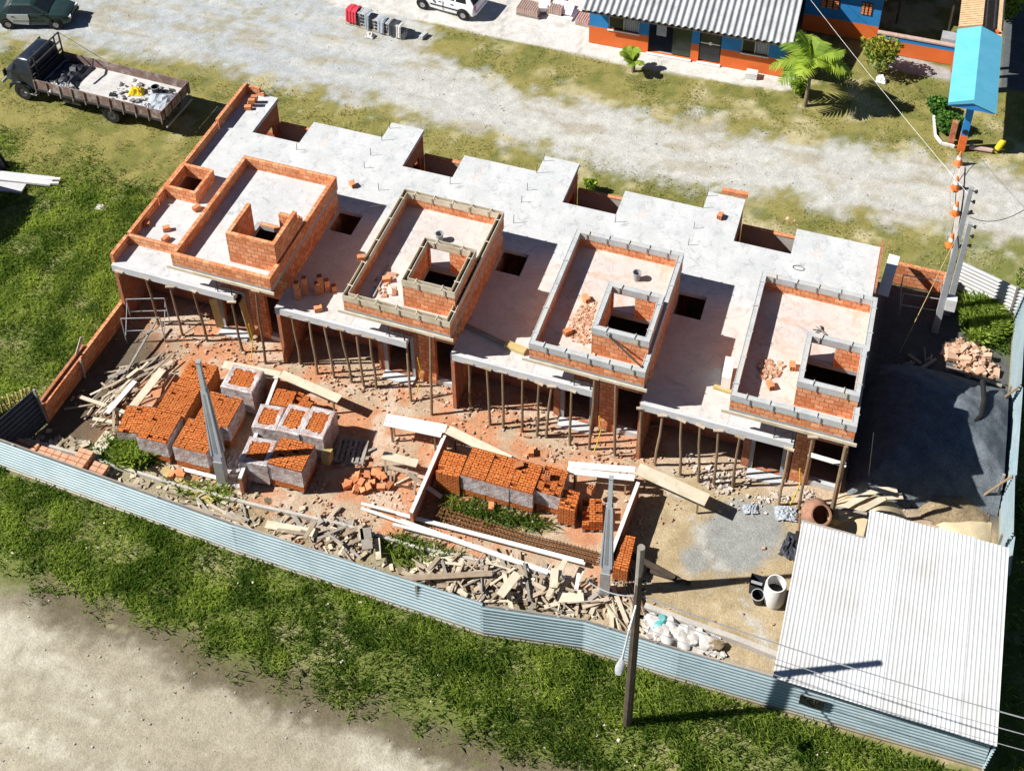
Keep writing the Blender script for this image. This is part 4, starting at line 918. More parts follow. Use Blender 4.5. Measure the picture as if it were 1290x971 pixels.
# ================================================================== YARD: LOW WALLS, PLANKS, SCRAP
for k, (a, b, lab) in enumerate([(((350, 472), (302, 602)), .9, 'low dividing wall with pale top between the left and centre brick pallets'), (((560, 548), (518, 645)), .9, 'low dividing wall with pale top left of the right hand brick row'), (((804, 607), (768, 702)), .9, 'low dividing wall with pale top right of the second concrete pole')]):
    A = g(*a[0], b); B_ = g(*a[1], b); t = thing('dividing_wall', lab, 'wall', (A.x, A.y, 0), 0, 'low walls between the front yards')
    m = MB(); m.beam((0, 0, .42), (B_.x-A.x, B_.y-A.y, .42), .12, .84); m.build('brick_courses', 'brick_dull', t)
    m = MB(); m.beam((0, 0, .872), (B_.x-A.x, B_.y-A.y, .872), .13, .06); m.build('coping', 'plaster_white', t)
for (a, b, w, lab, mt) in [((281, 459), (352, 473), .36, 'pale plank at the back of the left brick column', 'wood_board'), ((354, 471), (428, 503), .36, 'pale plank sloping down beside the centre brick cluster', 'wood_board'),
    ((486, 526), (562, 540), .34, 'white wide plank left of the second dividing wall', 'wood_white'), ((484, 533), (556, 548), .20, 'lower white plank left of the second dividing wall', 'wood_white'), ((564, 541), (642, 579), .36, 'pale plank behind the right hand brick row', 'wood_board'),
    ((716, 585), (800, 592), .26, 'upper white plank left of the third dividing wall', 'wood_white'), ((714, 593), (799, 602), .24, 'lower white plank left of the third dividing wall', 'wood_white'), ((803, 590), (891, 630), .50, 'wide pale plank right of the third dividing wall', 'wood_board')]:
    A = g(*a, .95); B_ = g(*b, .95); c = (A+B_)/2; t = thing('plank_on_stakes', lab, 'plank', (c.x, c.y, 0), 0, 'planks on stakes')
    m = MB(); m.beam(A-Vector((c.x, c.y, 0)), B_-Vector((c.x, c.y, 0)), w, .035); m.build('board', mt, t)
    for s in (.12, .88):
        p = A.lerp(B_, s)-Vector((c.x, c.y, 0)); m = MB(); m.box(p.x-.03, p.x+.03, p.y-.03, p.y+.03, 0, .928); m.build('stake', 'wood_prop', t)
# rough work bench
t = thing('workbench', 'rough timber workbench left of the second dividing wall', 'workbench', g(505, 605, 0))
o = t.location
m = MB(); m.beam(g(482, 573, .8)-o, g(526, 584, .8)-o, .32, .04); m.build('bench_top', 'wood_board', t)
m = MB(); m.beam(g(489, 588, .7)-o, g(526, 598, .7)-o, .14, .05); m.build('front_rail', 'wood_pale', t)
for a, b in (((492, 590), (492, 612)), ((498, 590), (495, 610)), ((518, 600), (494, 612)), ((524, 600), (522, 622)), ((498, 610), (520, 616)), ((485, 577), (487, 608))):
    m = MB(); m.beam(g(*a, .62)-o, g(*b, .05)-o, .07, .05); m.build('leg', 'wood_pale', t)
m = MB(); m.beam(g(514, 596, .9)-o, g(556, 626, .3)-o, .16, .03); m.build('loose_rail', 'wood_pale', t)
# pole-pallet shadows by the centre: a slatted pallet lying in shade
t = thing('wooden_pallet', 'slatted timber pallet lying in the shadow right of the centre brick cluster', 'pallet', g(442, 570, 0), .2)
for k in range(6): m = MB(); m.box(-.5+.19*k, -.38+.19*k, -.5, .5, .1, .125); m.build('slat', 'wood_grey', t)
m = MB(); [m.box(-.5, .57, y, y+.08, 0, .1) for y in (-.5, -.04, .42)]; m.build('runner', 'wood_grey', t)
o = board('yellow_crate', 'yellow plastic form standing at the right edge of the centre cluster', g(412, 575, .5)-Vector((0, 0, .25)), g(412, 575, .5)+Vector((0, .05, .25)), .35, .3, 'wood_yellow', cat='crate')
# scrap boards: each its own object
PLM = []
for k, mt in enumerate(['wood_pale', 'wood_grey', 'wood_board', 'wood_pale']):
    m = MB(); n = 3; m.beam((-.5, 0, 0), (.5, 0, 0), 1, 1); me = m.mesh('scrap_board', mt); PLM.append(me)
def scrap(poly, n, label, group, l=(.35, 1.8), hz=.35, axis=None, spread=.6):
    P = PX(poly); xx = [p[0] for p in P]; yy = [p[1] for p in P]; c = 0
    while c < n:
        x, y = random.uniform(min(xx), max(xx)), random.uniform(min(yy), max(yy))
        s = float(sd_poly(np.array([x]), np.array([y]), P)[0])
        if s < 0: continue
        o = bpy.data.objects.new('scrap_board', random.choice(PLM)); COL.objects.link(o); L = random.uniform(*l)*random.choice((.6, 1, 1))
        o.scale = (L, random.choice((.045, .06, .09, .14)), random.choice((.022, .03, .045)))
        a = random.uniform(0, PI) if axis is None else random.gauss(axis, spread)
        z = .03+min(hz, s*.8)*random.random()
        o.location = (x, y, z); o.rotation_euler = (random.uniform(-.15, .15), random.uniform(-.14, .14)*min(1, 1/L), a)
        tag(o, label, 'board', group); c += 1
scrap([(525, 705), (560, 695), (640, 705), (735, 735), (765, 768), (735, 778), (640, 765), (560, 748), (520, 730)], 185, 'short scrap board in the tangled heap behind the middle of the front fence', 'scrap boards in the middle heap', l=(.3, 1.5))
scrap([(335, 655), (420, 650), (470, 672), (470, 700), (440, 705), (395, 690), (350, 675)], 75, 'scrap board in the heap left of the upright plank pair', 'scrap boards in the left heap', l=(.25, 1.1))
scrap([(108, 525), (135, 475), (180, 450), (225, 465), (215, 500), (160, 520), (130, 545)], 48, 'weathered board in the loose heap left of the left brick column', 'scrap boards by the left column', l=(.5, 2.4), axis=1.0, spread=.5)
scrap([(215, 620), (270, 630), (335, 660), (320, 668), (260, 650), (215, 632)], 16, 'scattered board along the low kerb behind the left of the fence', 'scattered boards behind the fence', l=(.6, 2.0), axis=-.25, spread=.3, hz=.05)
scrap([(765, 745), (800, 770), (795, 790), (760, 775)], 14, 'dark stick in the weeds beside the wooden pole', 'sticks by the wooden pole', l=(.6, 1.6), axis=2.2, spread=.3, hz=.2)
scrap([(1130, 450), (1180, 445), (1200, 470), (1150, 470)], 8, 'small board at the top edge of the dark gravel heap', 'boards by the gravel heap', l=(.3, .9), hz=.1)
scrap([(420, 560), (470, 565), (470, 590), (425, 585)], 10, 'short board in the shadow beside the slatted pallet', 'boards by the pallet', l=(.3, .9), hz=.08)
for (a, b, w, z, lab, mt) in [((165, 515), (205, 465), .32, .5, 'wide pale plank on top of the board heap by the left column', 'wood_board'), ((135, 520), (170, 480), .2, .45, 'narrow pale plank on the board heap by the left column', 'wood_white'), ((112, 580), (140, 545), .5, .1, 'wide greenish board leaning at the left of the grass clump', 'wood_board'),
    ((205, 590), (268, 632), .25, .08, 'long mossy plank lying behind the front fence at left', 'wood_yellow'), ((228, 590), (275, 602), .14, .12, 'white batten in front of the left pallets', 'wood_white'), ((500, 729), (620, 722), .2, .45, 'long thick plank lying across the middle scrap heap', 'wood_pale'), ((630, 750), (652, 722), .3, .6, 'wide pale board tilted on the middle scrap heap', 'wood_board'),
    ((690, 752), (712, 705), .18, .5, 'slanted pale board right of the middle scrap heap', 'wood_board'), ((697, 740), (699, 716), .26, .6, 'upright board at the right end of the middle scrap heap', 'wood_board'), ((460, 665), (463, 692), .36, .5, 'grey upright panel behind the front fence', 'wood_grey'), ((453, 662), (456, 680), .16, .5, 'narrow upright board beside the grey upright panel', 'wood_pale'),
    ((475, 678), (477, 705), .18, .3, 'pale upright board right of the grey upright panel', 'wood_board'), ((726, 742), (729, 722), .12, .5, 'short stick standing left of the second concrete pole', 'wood_white'), ((702, 752), (735, 750), .4, .25, 'square board pair lying left of the second concrete pole', 'wood_board'), ((335, 660), (400, 672), .3, .12, 'long pale board at the left end of the left scrap heap', 'wood_board')]:
    board('plank', lab, g(*a, z), g(*b, z), w, .04, mt, cat='plank')
# kerb that runs behind the fence
m = MB(); L = [g(u, v, 0) for u, v in [(5, 548), (110, 577), (230, 615), (330, 640), (430, 662), (520, 690), (640, 716), (720, 730)]]
for a, b in zip(L, L[1:]): m.beam(a+Vector((0, 0, .06)), b+Vector((0, 0, .06)), .1, .16)
tag(m.build('foundation_kerb', 'plaster_rough'), 'long low grey kerb running behind the front fence', 'kerb')
m = MB(); L = [g(u, v, 0) for u, v in [(812, 765), (860, 783), (930, 808), (985, 830)]]
for a, b in zip(L, L[1:]): m.beam(a+Vector((0, 0, .08)), b+Vector((0, 0, .08)), .18, .18)
tag(m.build('foundation_kerb', 'plaster_rough'), 'short pale kerb between the white sacks and the muddy yard', 'kerb')
for k, (a, b) in enumerate([((455, 634), (735, 707)), ((500, 647), (737, 710)), ((455, 640), (690, 722)), ((505, 655), (712, 727)), ((495, 660), (608, 690))]):
    board('long_beam', '%s long white timber beam from the back among those lying before the rebar' % NTH[k], g(*a, .3), g(*b, .22), .085, .06, 'wood_white', 'long white beams', cat='beam')
t = thing('rebar_bundle', 'rusty rebar cage lying in the grass in front of the right hand brick row', 'rebar cage', g(650, 678, 0))
o = t.location; P = [g(u, v, 0) for u, v in [(548, 648), (600, 664), (650, 680), (700, 692), (752, 706)]]
for dx in (-.16, 0, .16):
    for dz in (.05, .22):
        m = MB(); m.tube([p-o+Vector((0, dx, dz)) for p in P], .022, 5); m.build('bar', 'rebar_rust', t)
for k in range(46):
    q = k/46*(len(P)-1); i = int(q); p = P[i].lerp(P[i+1], q-i)-o
    m = MB(); m.tube([p+Vector((.03, -.2, .02)), p+Vector((.0, .2, .02)), p+Vector((.05, .2, .27)), p+Vector((.05, -.2, .27)), p+Vector((.03, -.2, .02))], .012, 4); m.build('stirrup', 'rebar_rust', t)
for k in range(7):
    a = g(505+k*4, 655+k*2, .05); b = g(560+k*3, 620+k*3, .1) if k % 2 else g(545+k*6, 625+k, .25)
    m = MB(); m.tube([a, a.lerp(b, .5)+Vector((0, 0, .2)), b], .012, 5); tag(m.build('bent_rebar', 'rebar_rust'), 'bent rusty rebar rod at the foot of the second dividing wall', 'rebar', 'bent rods by the second wall')
for k in range(8):
    a = g(775+k*3.0, 712+k*.6, .15); b = g(797+k*2.4, 762+k*2, .1); m = MB(); m.tube([a, b], .022, 5); tag(m.build('rebar_rod', 'rebar_rust' if k % 2 else 'wood_grey'), 'thin rod in the bundle between the second concrete pole and the wooden pole', 'rod', 'rods between the poles')
board('plank', 'dark timber leaning from the low wall to the wooden pole', g(770, 685, .5), g(850, 728, .1), .18, .1, 'wood_dark', cat='plank')
board('plank', 'second dark timber lying flat beside the leaning timber', g(815, 718, .05), g(870, 735, .05), .14, .06, 'wood_dark', cat='plank')
# sacks
for k, (u, v, mt, lab) in enumerate([(824, 782, 'sack_white', 'white'), (834, 793, 'sack_white', 'white'), (846, 788, 'sack_white', 'white'), (856, 798, 'sack_white', 'white'), (866, 793, 'sack_white', 'white'), (872, 806, 'sack_white', 'white'), (840, 802, 'sack_white', 'white'), (884, 802, 'sack_white', 'white'), (893, 810, 'sack_white', 'white'), (832, 785, 'sack_teal', 'teal'), (862, 808, 'sack_white', 'white'), (901, 812, 'sand_brown', 'brown')]):
    p = g(u, v, .12); m = MB(); r = []
    for s in range(7):
        q = s/6; w = .05+.2*math.sin(PI*min(1, q*.9+.05))**.6
        r.append([(-.3+.6*q, .85*w*math.cos(a)*random.uniform(.65, 1.25), .5*w*math.sin(a)*random.uniform(.55, 1.4)) for a in [b*PI/5 for b in range(10)]])
    m.loft(r); o = m.build('sack', mt, None, p, random.uniform(0, 3), smooth=True)
    tag(o, 'crumpled teal sack on the heap beside the wooden pole' if lab == 'teal' else 'brown earthy sack at the right end of the sack heap' if lab == 'brown' else 'crumpled white cement sack in the heap right of the wooden pole', 'sack', 'sacks behind the fence')
pt = pts_in(1500, 22.4, 25.6, -6.9, -5.5, lambda x, y: (sd_poly(x, y, PX([(808, 775), (905, 800), (912, 828), (870, 820), (810, 800)])) > 0)*1.)
chips('bag_scraps', pt, .04, .22, 'stones', 'torn paper and plaster scraps around the cement sacks', 'scraps', flat=.25, tlo=.5)
pt = pts_in(2600, 22.3, 27.3, -1.2, 1, lambda x, y: np.exp(-((y-.0)/.6)**2)*sstep(.4, .6, fbm(x, y, 1.5)))
chips('plaster_rubble', pt, .02, .13, 'plaster_bits', 'pale plaster rubble along the front of the rightmost house', 'rubble', tlo=.3)
for (u, v, w, mt, lab) in [(990, 648, .38, 'tarp_grey', 'crumpled blue grey plastic sheet before the rightmost house'), (945, 642, .25, 'tarp_grey', 'small crumpled plastic sheet on the pale rubble'), (303, 592, .75, 'plastic_film', 'torn clear plastic film at the foot of the left concrete pole'), (1000, 690, .5, 'tarp_dark', 'dark tarpaulin bundle against the left wall of the shed')]:
    p = g(u, v, 0); n = 13; V = []; F = []
    for a in range(n):
        for b in range(n):
            x, y = (a/(n-1)-.5)*2*w, (b/(n-1)-.5)*1.5*w; V.append((x*(1+random.uniform(-.08, .08)), y*(1+random.uniform(-.08, .08)), .05+max(0, 1-(x/w)**2-(y/w)**2)*random.uniform(.05, .5)*w))
    F = [(a*n+b, (a+1)*n+b, (a+1)*n+b+1, a*n+b+1) for a in range(n-1) for b in range(n-1)]
    m = MB(); m.add(V, F); tag(m.build('crumpled_sheet', mt, None, p, random.uniform(0, 3)), lab, 'plastic sheet')
# heaps on the right
def heap_mesh(name, poly, hmax, mat, label, cat, rough=.12, slope=.9, kind='stuff', res=.09, seed=0, ext=0):
    P = [(x+(ext if x > 32.2 else 0), y) for x, y in PX(poly)]; xx = [p[0] for p in P]; yy = [p[1] for p in P]
    X, Y = np.meshgrid(np.arange(min(xx), max(xx), res), np.arange(min(yy), max(yy), res), indexing='ij')
    s = sd_poly(X, Y, P); Z = hmax*(1-np.exp(-np.maximum(s, 0)*slope/hmax))+(fbm(X+seed, Y, 1.1)-.5)*rough*2*sstep(0, .5, s)+(fbm(X+seed, Y, 6, 3)-.5)*rough*.6*sstep(0, .2, s)-.01
    ix = np.arange(X.size).reshape(X.shape); q = np.stack([ix[:-1, :-1], ix[1:, :-1], ix[1:, 1:], ix[:-1, 1:]], -1)
    keep = (s[:-1, :-1] > -.02) & (X[:-1, :-1] < 33.3); q = q[keep]; u, inv = np.unique(q, return_inverse=True)
    V = np.stack([X, Y, Z], -1).reshape(-1, 3)[u]
    return tag(npmesh(name, V, inv.reshape(q.shape), mat, smooth=True), label, cat, kind=kind)
heap_mesh('gravel_heap', [(1085, 475), (1100, 462), (1140, 458), (1185, 468), (1225, 482), (1252, 505), (1254, 560), (1246, 640), (1200, 645), (1150, 640), (1095, 635), (1065, 625), (1070, 560)], 2.2, 'gravel_dark', 'wide dark blue grey gravel heap beside the rightmost house', 'gravel', .12, 1.25, ext=1.3)
heap_mesh('sand_pile', [(1040, 640), (1060, 622), (1100, 616), (1130, 632), (1145, 655), (1150, 690), (1050, 690)], .85, 'sand', 'pale yellow sand pile behind the shed roof', 'sand', .06, .95)
heap_mesh('sand_pile', [(1180, 655), (1215, 650), (1247, 655), (1250, 700), (1180, 700)], .35, 'sand', 'smaller pale sand pile in the corner by the right fence', 'sand', .04, .6, seed=5)
heap_mesh('earth_heap', [(1150, 615), (1195, 600), (1240, 612), (1247, 662), (1205, 668), (1160, 655)], .75, 'sand_brown', 'brown earthy sand heap between the gravel and the shed', 'earth', .14, .7, seed=9)
heap_mesh('sand_pile', [(1090, 600), (1130, 606), (1165, 620), (1160, 640), (1120, 626), (1085, 616)], .4, 'sand_brown', 'thin dark sand ridge at the foot of the gravel heap', 'sand', .1, .5, seed=3)
pp = [gx(u, v) for u, v in [(1190, 432), (1215, 425), (1240, 440), (1262, 470), (1245, 480), (1205, 468), (1188, 450)]]
pt = pts_in(2400, 30, 34, 5, 10, lambda x, y: (sd_poly(x, y, pp) > 0)*1.)
chips('brick_rubble', pt, .06, .28, 'chips', 'heap of broken pale bricks beside the back right fence', 'rubble', zfn=lambda x, y: np.maximum(0, sd_poly(x, y, pp))*.5*RNG.random(len(x)), tlo=.3)
board('plank', 'thin plank edging the gravel heap before the broken bricks', g(1192, 462, .1), g(1262, 486, .1), .12, .05, 'wood_grey', cat='plank')
m = MB(); L = [g(u, v, 1.55) for u, v in [(1238, 480), (1240, 505), (1235, 525), (1220, 537), (1203, 538)]]; m.tube(L, .1, 8); tag(m.build('black_hose', 'rubber', smooth=True), 'thick black hose curving over the gravel heap', 'hose')
for (L, lab) in [([(1042, 652), (1075, 632), (1105, 617), (1130, 617)], 'curled plywood sheet edge on the sand pile, upper of two'), ([(1045, 660), (1085, 642), (1115, 626), (1137, 625)], 'curled plywood sheet edge on the sand pile, lower of two')]:
    m = MB(); Q = [g(u, v, .62) for u, v in L]
    for a, b in zip(Q, Q[1:]): m.beam(a, b, .22, .035)
    tag(m.build('plywood_strip', 'wood_board'), lab, 'plywood')
# scaffold in front of the rightmost raised room
t = thing('scaffold_frame', 'rough pole scaffold in front of the rightmost raised room', 'scaffold', g(1043, 667, 0)); o = t.location
m = MB(); m.tube([Vector((0, 0, 0)), g(1066, 562, H+1.0)-o], [.09, .07], 8); m.build('thick_pole', 'wood_prop', t, smooth=True)
m = MB(); m.beam(g(1018, 572, 2.6)-o, g(1066, 586, 2.6)-o, .16, .05); m.build('cross_plank', 'wood_white', t)
m = MB(); m.tube([g(1014, 630, .9)-o, g(1092, 647, .9)-o], .05, 7); m.build('low_rail', 'wood_grey', t)
# concrete mixer
t = thing('concrete_mixer', 'rusty concrete mixer drum half hidden behind the shed roof', 'concrete mixer', g(1024, 668, 0), .3)
m = MB(); m.lathe([(.0, -.5), (.3, -.48), (.48, -.2), (.52, .0), (.48, .15), (.34, .45), (.36, .5), (.31, .5), (.29, .44), (.42, .12), (.44, 0), (.40, -.2), (.0, -.42)], n=22)
dr = m.build('drum', 'mixer_rust', t, (0, 0, .95), smooth=True); dr.rotation_euler = (rad(38), rad(12), 0)
m = MB(); m.tube([(-.55, -.4, 0), (-.55, 0, .95), (-.55, .4, 0)], .035, 6); m.tube([(.55, -.4, 0), (.55, 0, .95), (.55, .4, 0)], .035, 6); m.tube([(-.55, .4, .05), (.55, .4, .05)], .03, 6); m.build('stand', 'mixer_rust', t)
for s in (-1, 1): m = MB(); m.lathe([(0, -.04), (.2, -.04), (.22, 0), (.2, .04), (0, .04)], (s*.6, -.4, .2), 14, 'x'); m.build('wheel', 'rubber', t)
m = MB(); m.box(.35, .75, -.2, .2, .6, .95); m.build('motor_box', 'wood_yellow', t)
# barrel and bucket
t = thing('concrete_ring', 'tall off white barrel standing open beside the shed', 'barrel', g(974, 757, 0))
m = MB(); m.lathe([(.30, 0), (.35, .2), (.36, .55), (.34, .95), (.32, 1.02), (.285, 1.02), (.30, .9), (.32, .5), (.30, .06), (0, .06)], n=26); m.build('shell', 'plaster_white', t, smooth=True)
m = MB(); m.lathe([(0, .5), (.315, .5)], n=24); m.build('black_disc', 'black_plastic', t)  # flat black disc halfway up inside the shell
t2 = bucket(g(955, 757, 0), 'black bucket with a pale rim left of the off white barrel', .2, .42); t2.rotation_euler = (.1, -.1, 0)
t = thing('cut_drum', 'cut open dark tin leaning on the black bucket', 'tin', g(952, 742, 0)+Vector((0, 0, .0)))
m = MB(); m.loft([[(-.2, -.2, 0), (.2, -.2, 0), (.2, .2, 0), (-.2, .2, 0)], [(-.22, -.22, .5), (.22, -.22, .5), (.22, .22, .5), (-.22, .22, .5)]], cap=False); m.box(-.2, .2, -.2, .2, 0, .02); m.build('shell', 'tarp_dark', t)
m = MB(); m.obox((.0, -.1, .52), (.36, .1, .02)); m.build('lip', 'steel_grey', t)
# brick enclosure and little scaffold at the back right
t = thing('brick_enclosure', 'small open brick enclosure between the rightmost house and the masts', 'brick wall', (28.7, 10, 0))
m = MB(); m.box(.05, 2.1, 1.55, 1.7, 0, 1.1); m.box(1.95, 2.1, .2, 1.54, 0, 1.05); m.build('walls', 'brick', t)
board('plank', 'wide white plank leaning against the side of the rightmost house', g(1127, 322, 1.9), g(1112, 372, 1.9), .42, .05, 'wood_white', cat='plank')
def tubescaffold(name, label, c, rz, w=1.3, d=1.1, hgt=1.5):
    t = thing(name, label, 'scaffold', c, rz)
    for y in (0, d):
        for x in (0, w): m = MB(); m.tube([(x, y, 0), (x, y, hgt)], .022, 6); m.build('upright', 'steel_grey', t)
        m = MB(); m.tube([(0, y, hgt), (w, y, hgt)], .022, 6); m.build('top_rail', 'steel_grey', t)
        m = MB(); m.tube([(0, y, hgt*.5), (w, y, hgt*.5)], .02, 6); m.build('mid_rail', 'steel_grey', t)
    for x in (0, w): m = MB(); m.tube([(x, 0, .3), (x, d, hgt-.2)], .018, 6); m.build('brace', 'steel_grey', t)
tubescaffold('scaffold_frame', 'thin steel scaffold frame in the shade of the brick enclosure', (29.2, 9.8, 0), .1, 1.5, 1.0, 1.3)
tubescaffold('scaffold_frame', 'thin white scaffold frame in the shade by the left brick wall', g(160, 432, 0), .35, 1.5, 1.0, 1.4)
board('plank', 'long grey pole lying in the shade beside the white scaffold frame', g(148, 488, .1), g(196, 405, .5), .08, .06, 'wood_grey', cat='plank')
board('plank', 'yellow form board standing by the door of the leftmost house', g(278, 412, .1), g(268, 376, 2.2), .3, .05, 'wood_yellow', cat='board')
board('plank', 'tall yellow form board beside the pier of the leftmost house', g(318, 424, .1), g(304, 378, 2.6), .34, .05, 'wood_yellow', cat='board')
for i, pxs in enumerate([(322, 420), (532, 462), (757, 535), (1006, 600)]):
    p = g(*pxs, 1.2); m = MB(); m.tube([p+Vector((0, -.35, .9)), p+Vector((.1, -.38, .2)), p+Vector((0, -.4, -.5)), p+Vector((-.1, -.45, -1.0))], .02, 5)
    tag(m.build('yellow_conduit', 'yellow_plastic'), 'yellow conduit hanging at the brick pier of the %s row house' % ORD[i], 'conduit')
# white sheets, dark heap and a hut outside the left edge whose shadow falls on the field
for k, (a, b, w, z) in enumerate([((-70, 214), (66, 229), .55, .16), ((-90, 226), (30, 238), .55, .12), ((40, 225), (76, 226), .12, .2), ((45, 231), (74, 231), .1, .18)]):
    board('white_sheet', ['upper long white sheet lying in the field at the left edge', 'lower long white sheet lying in the field at the left edge', 'thin white batten poking out of the white sheets', 'thin pinkish batten below the white sheets'][k], g(*a, z), g(*b, z), w, .1, 'zinc_white' if k < 2 else 'wood_white', cat='sheet')
p = g(0, 214, 0); m = MB()
for k in range(9):
    a = k*.7; m.loft([[(math.cos(a)*.4+.25*math.cos(q), math.sin(a)*.4+.25*math.sin(q), 0) for q in (0, 2.1, 4.2)], [(math.cos(a)*.3, math.sin(a)*.3, random.uniform(.5, 1.2)+.001*q) for q in range(3)]])
tag(m.build('dark_debris', 'tarp_dark', None, p-Vector((.2, 0, 0))), 'dark pointed heap of debris above the white sheets at the left edge', 'debris')
hut = thing('neighbour_hut', 'plain hut just outside the left edge that shades the field grass', 'hut', (-13.6, 1.0, 0))
m = MB(); m.box(-2.2, 2.2, -1.6, 2.2, 0, 3.6); m.build('wall', 'house_plain', hut)
m = MB(); m.loft([[(-2.4, -1.8, 3.6), (2.4, -1.8, 3.6), (2.4, 2.4, 3.6), (-2.4, 2.4, 3.6)], [(-2.4, .2, 4.3), (2.4, .2, 4.3), (2.4, .4, 4.3), (-2.4, .4, 4.3)]]); m.build('roof', 'fibre_cement', hut)
# ================================================================== VEHICLES
def wheel(parent, x, y, r, w, s, rim='rim_grey', dual=False):
    m = MB(); m.lathe([(r*.55, -w/2), (r*.93, -w/2), (r, -w*.35), (r, w*.35), (r*.93, w/2), (r*.55, w/2), (r*.52, w*.3), (r*.52, -w*.3), (r*.55, -w/2)], (0, 0, 0), 22, 'y')
    o = m.build('wheel', 'rubber', parent, (x, y, r), smooth=True)
    m = MB(); m.lathe([(0, s*w*.42), (r*.12, s*w*.46), (r*.2, s*w*.38), (r*.5, s*w*.40), (r*.57, s*w*.47), (r*.57, -s*w*.3), (0, -s*w*.3)], (0, 0, 0), 18, 'y'); m.build('rim', rim, o, smooth=True)
    return o
def car(name, label, loc, rz, sedan, paint, doorpaint=None):
    t = thing(name, label, 'car', loc, rz)
    if sedan: ST = [(-2.08, .66, .45, .74), (-1.98, .76, .3, .92), (-1.3, .82, .22, .95), (0, .83, .2, .93), (.95, .82, .22, .9), (1.6, .79, .25, .82), (1.95, .72, .32, .70), (2.06, .62, .42, .58)]
    else: ST = [(-1.82, .70, .42, .80), (-1.74, .78, .28, .92), (-1.2, .81, .22, .93), (0, .82, .2, .92), (.85, .81, .22, .90), (1.45, .78, .25, .83), (1.8, .70, .32, .72), (1.9, .60, .42, .6)]
    m = MB(); m.loft([[(x, -hw*.95, zb), (x, -hw, zb+.35*(zt-zb)), (x, -hw*.985, zb+.75*(zt-zb)), (x, -hw*.90, zt), (x, 0, zt+.03), (x, hw*.90, zt), (x, hw*.985, zb+.75*(zt-zb)), (x, hw, zb+.35*(zt-zb)), (x, hw*.95, zb)] for x, hw, zb, zt in ST])
    m.build('body', paint, t, smooth=True, bevel=.03)
    if sedan: b = (-1.62, .98, .745, .915); tp = (-1.0, .12, .58, 1.38)
    else: b = (-1.78, .88, .735, .905); tp = (-1.38, .12, .58, 1.40)
    def pt(u, v, s=None):
        """u 0..1 back to front, v 0..1 up, s=-1/1 side"""
        x0 = b[0]+(tp[0]-b[0])*v; x1 = b[1]+(tp[1]-b[1])*v; return (x0+(x1-x0)*u, s*(b[2]+(tp[2]-b[2])*v), b[3]+(tp[3]-b[3])*v)
    m = MB(); m.loft([[pt(0, v, -1), pt(1, v, -1), pt(1, v, 1), pt(0, v, 1)] for v in (0, .9)]+[[(pt(0, 1, -1)[0]+.08, -tp[2]*.9, tp[3]+.02), (pt(1, 1, -1)[0]-.08, -tp[2]*.9, tp[3]+.02), (pt(1, 1, -1)[0]-.08, tp[2]*.9, tp[3]+.02), (pt(0, 1, 1)[0]+.08, tp[2]*.9, tp[3]+.02)]])
    m.build('cabin', paint, t, bevel=.03)
    e = .012
    for s in (-1, 1):
        for (u0, u1) in (((.07, .45), (.49, .9)) if sedan else ((.06, .40), (.44, .9))):
            q = [pt(u0+(.1 if u0 < .2 else 0), .1, s), pt(u1+.03*(u1 > .8), .1, s), pt(u1-.03*(u1 > .8), .84, s), pt(u0+.06*(u0 < .2), .84, s)]
            q = [(x, y+s*e, z+.004) for x, y, z in q]; m = MB(); m.add(q+[(x, y-s*e, z) for x, y, z in q], [(0, 1, 2, 3), (4, 5, 6, 7), (0, 1, 5, 4), (1, 2, 6, 5), (2, 3, 7, 6), (3, 0, 4, 7)]); m.build('side_window', 'glass_dark', t)
    for u, nm, dx in ((1, 'windscreen', .014), (0, 'rear_window', -.014)):
        q = [pt(u, .08, -.9), pt(u, .08, .9), pt(u, .86, .9), pt(u, .86, -.9)]; q = [(x+dx, y, z+.008) for x, y, z in q]
        m = MB(); m.add(q+[(x-2*dx, y, z-.016) for x, y, z in q], [(0, 1, 2, 3), (4, 5, 6, 7), (0, 1, 5, 4), (1, 2, 6, 5), (2, 3, 7, 6), (3, 0, 4, 7)]); m.build(nm, 'glass_dark', t)
    fx, rx = (1.28, -1.22) if sedan else (1.2, -1.18)
    for x in (fx, rx):
        for s in (-1, 1):
            m = MB(); m.lathe([(.295, s*.025), (.36, s*.02), (.36, -s*.1), (.295, -s*.1)], (x, s*.815, .32), 20, 'y'); m.build('wheel_arch', 'black_plastic', t)
            wheel(t, x, s*.775, .29, .19, s)
    xb = ST[-1][0]; xr = ST[0][0]
    for s in (-1, 1):
        m = MB(); m.obox((xb-.1, s*.5, .62), (.14, .30, .13), s*-.35); m.build('headlight', 'lamp_glass', t)
        m = MB(); m.obox((xr+.04, s*.62, .74), (.1, .16, .22), s*.2); m.build('tail_light', 'red_cloth', t)
        m = MB(); m.obox((.72, s*.88, .95), (.12, .2, .12)); m.build('mirror', 'black_plastic', t)
        m = MB(); m.box(-.9, .75, s*.835-.012, s*.835+.012, .48, .54); m.build('side_moulding', 'black_plastic', t)
        for xx in (-.62, .1): m = MB(); m.box(xx, xx+.16, s*.826-.012, s*.826+.012, .76, .80); m.build('door_handle', 'black_plastic', t)
        m = MB(); m.box(-.02, -.005, s*.826-.012, s*.826+.012, .3, .9); m.build('door_gap', 'black_plastic', t)
    m = MB(); m.obox((xb-.02, 0, .42), (.14, 1.25, .16)); m.build('front_bumper', 'black_plastic', t, bevel=.03)
    m = MB(); m.obox((xr+.01, 0, .45), (.14, 1.35, .16)); m.build('rear_bumper', paint if not sedan else 'black_plastic', t, bevel=.03)
    m = MB(); m.obox((xb-.03, 0, .62), (.08, .6, .1)); m.build('grille', 'black_plastic', t)
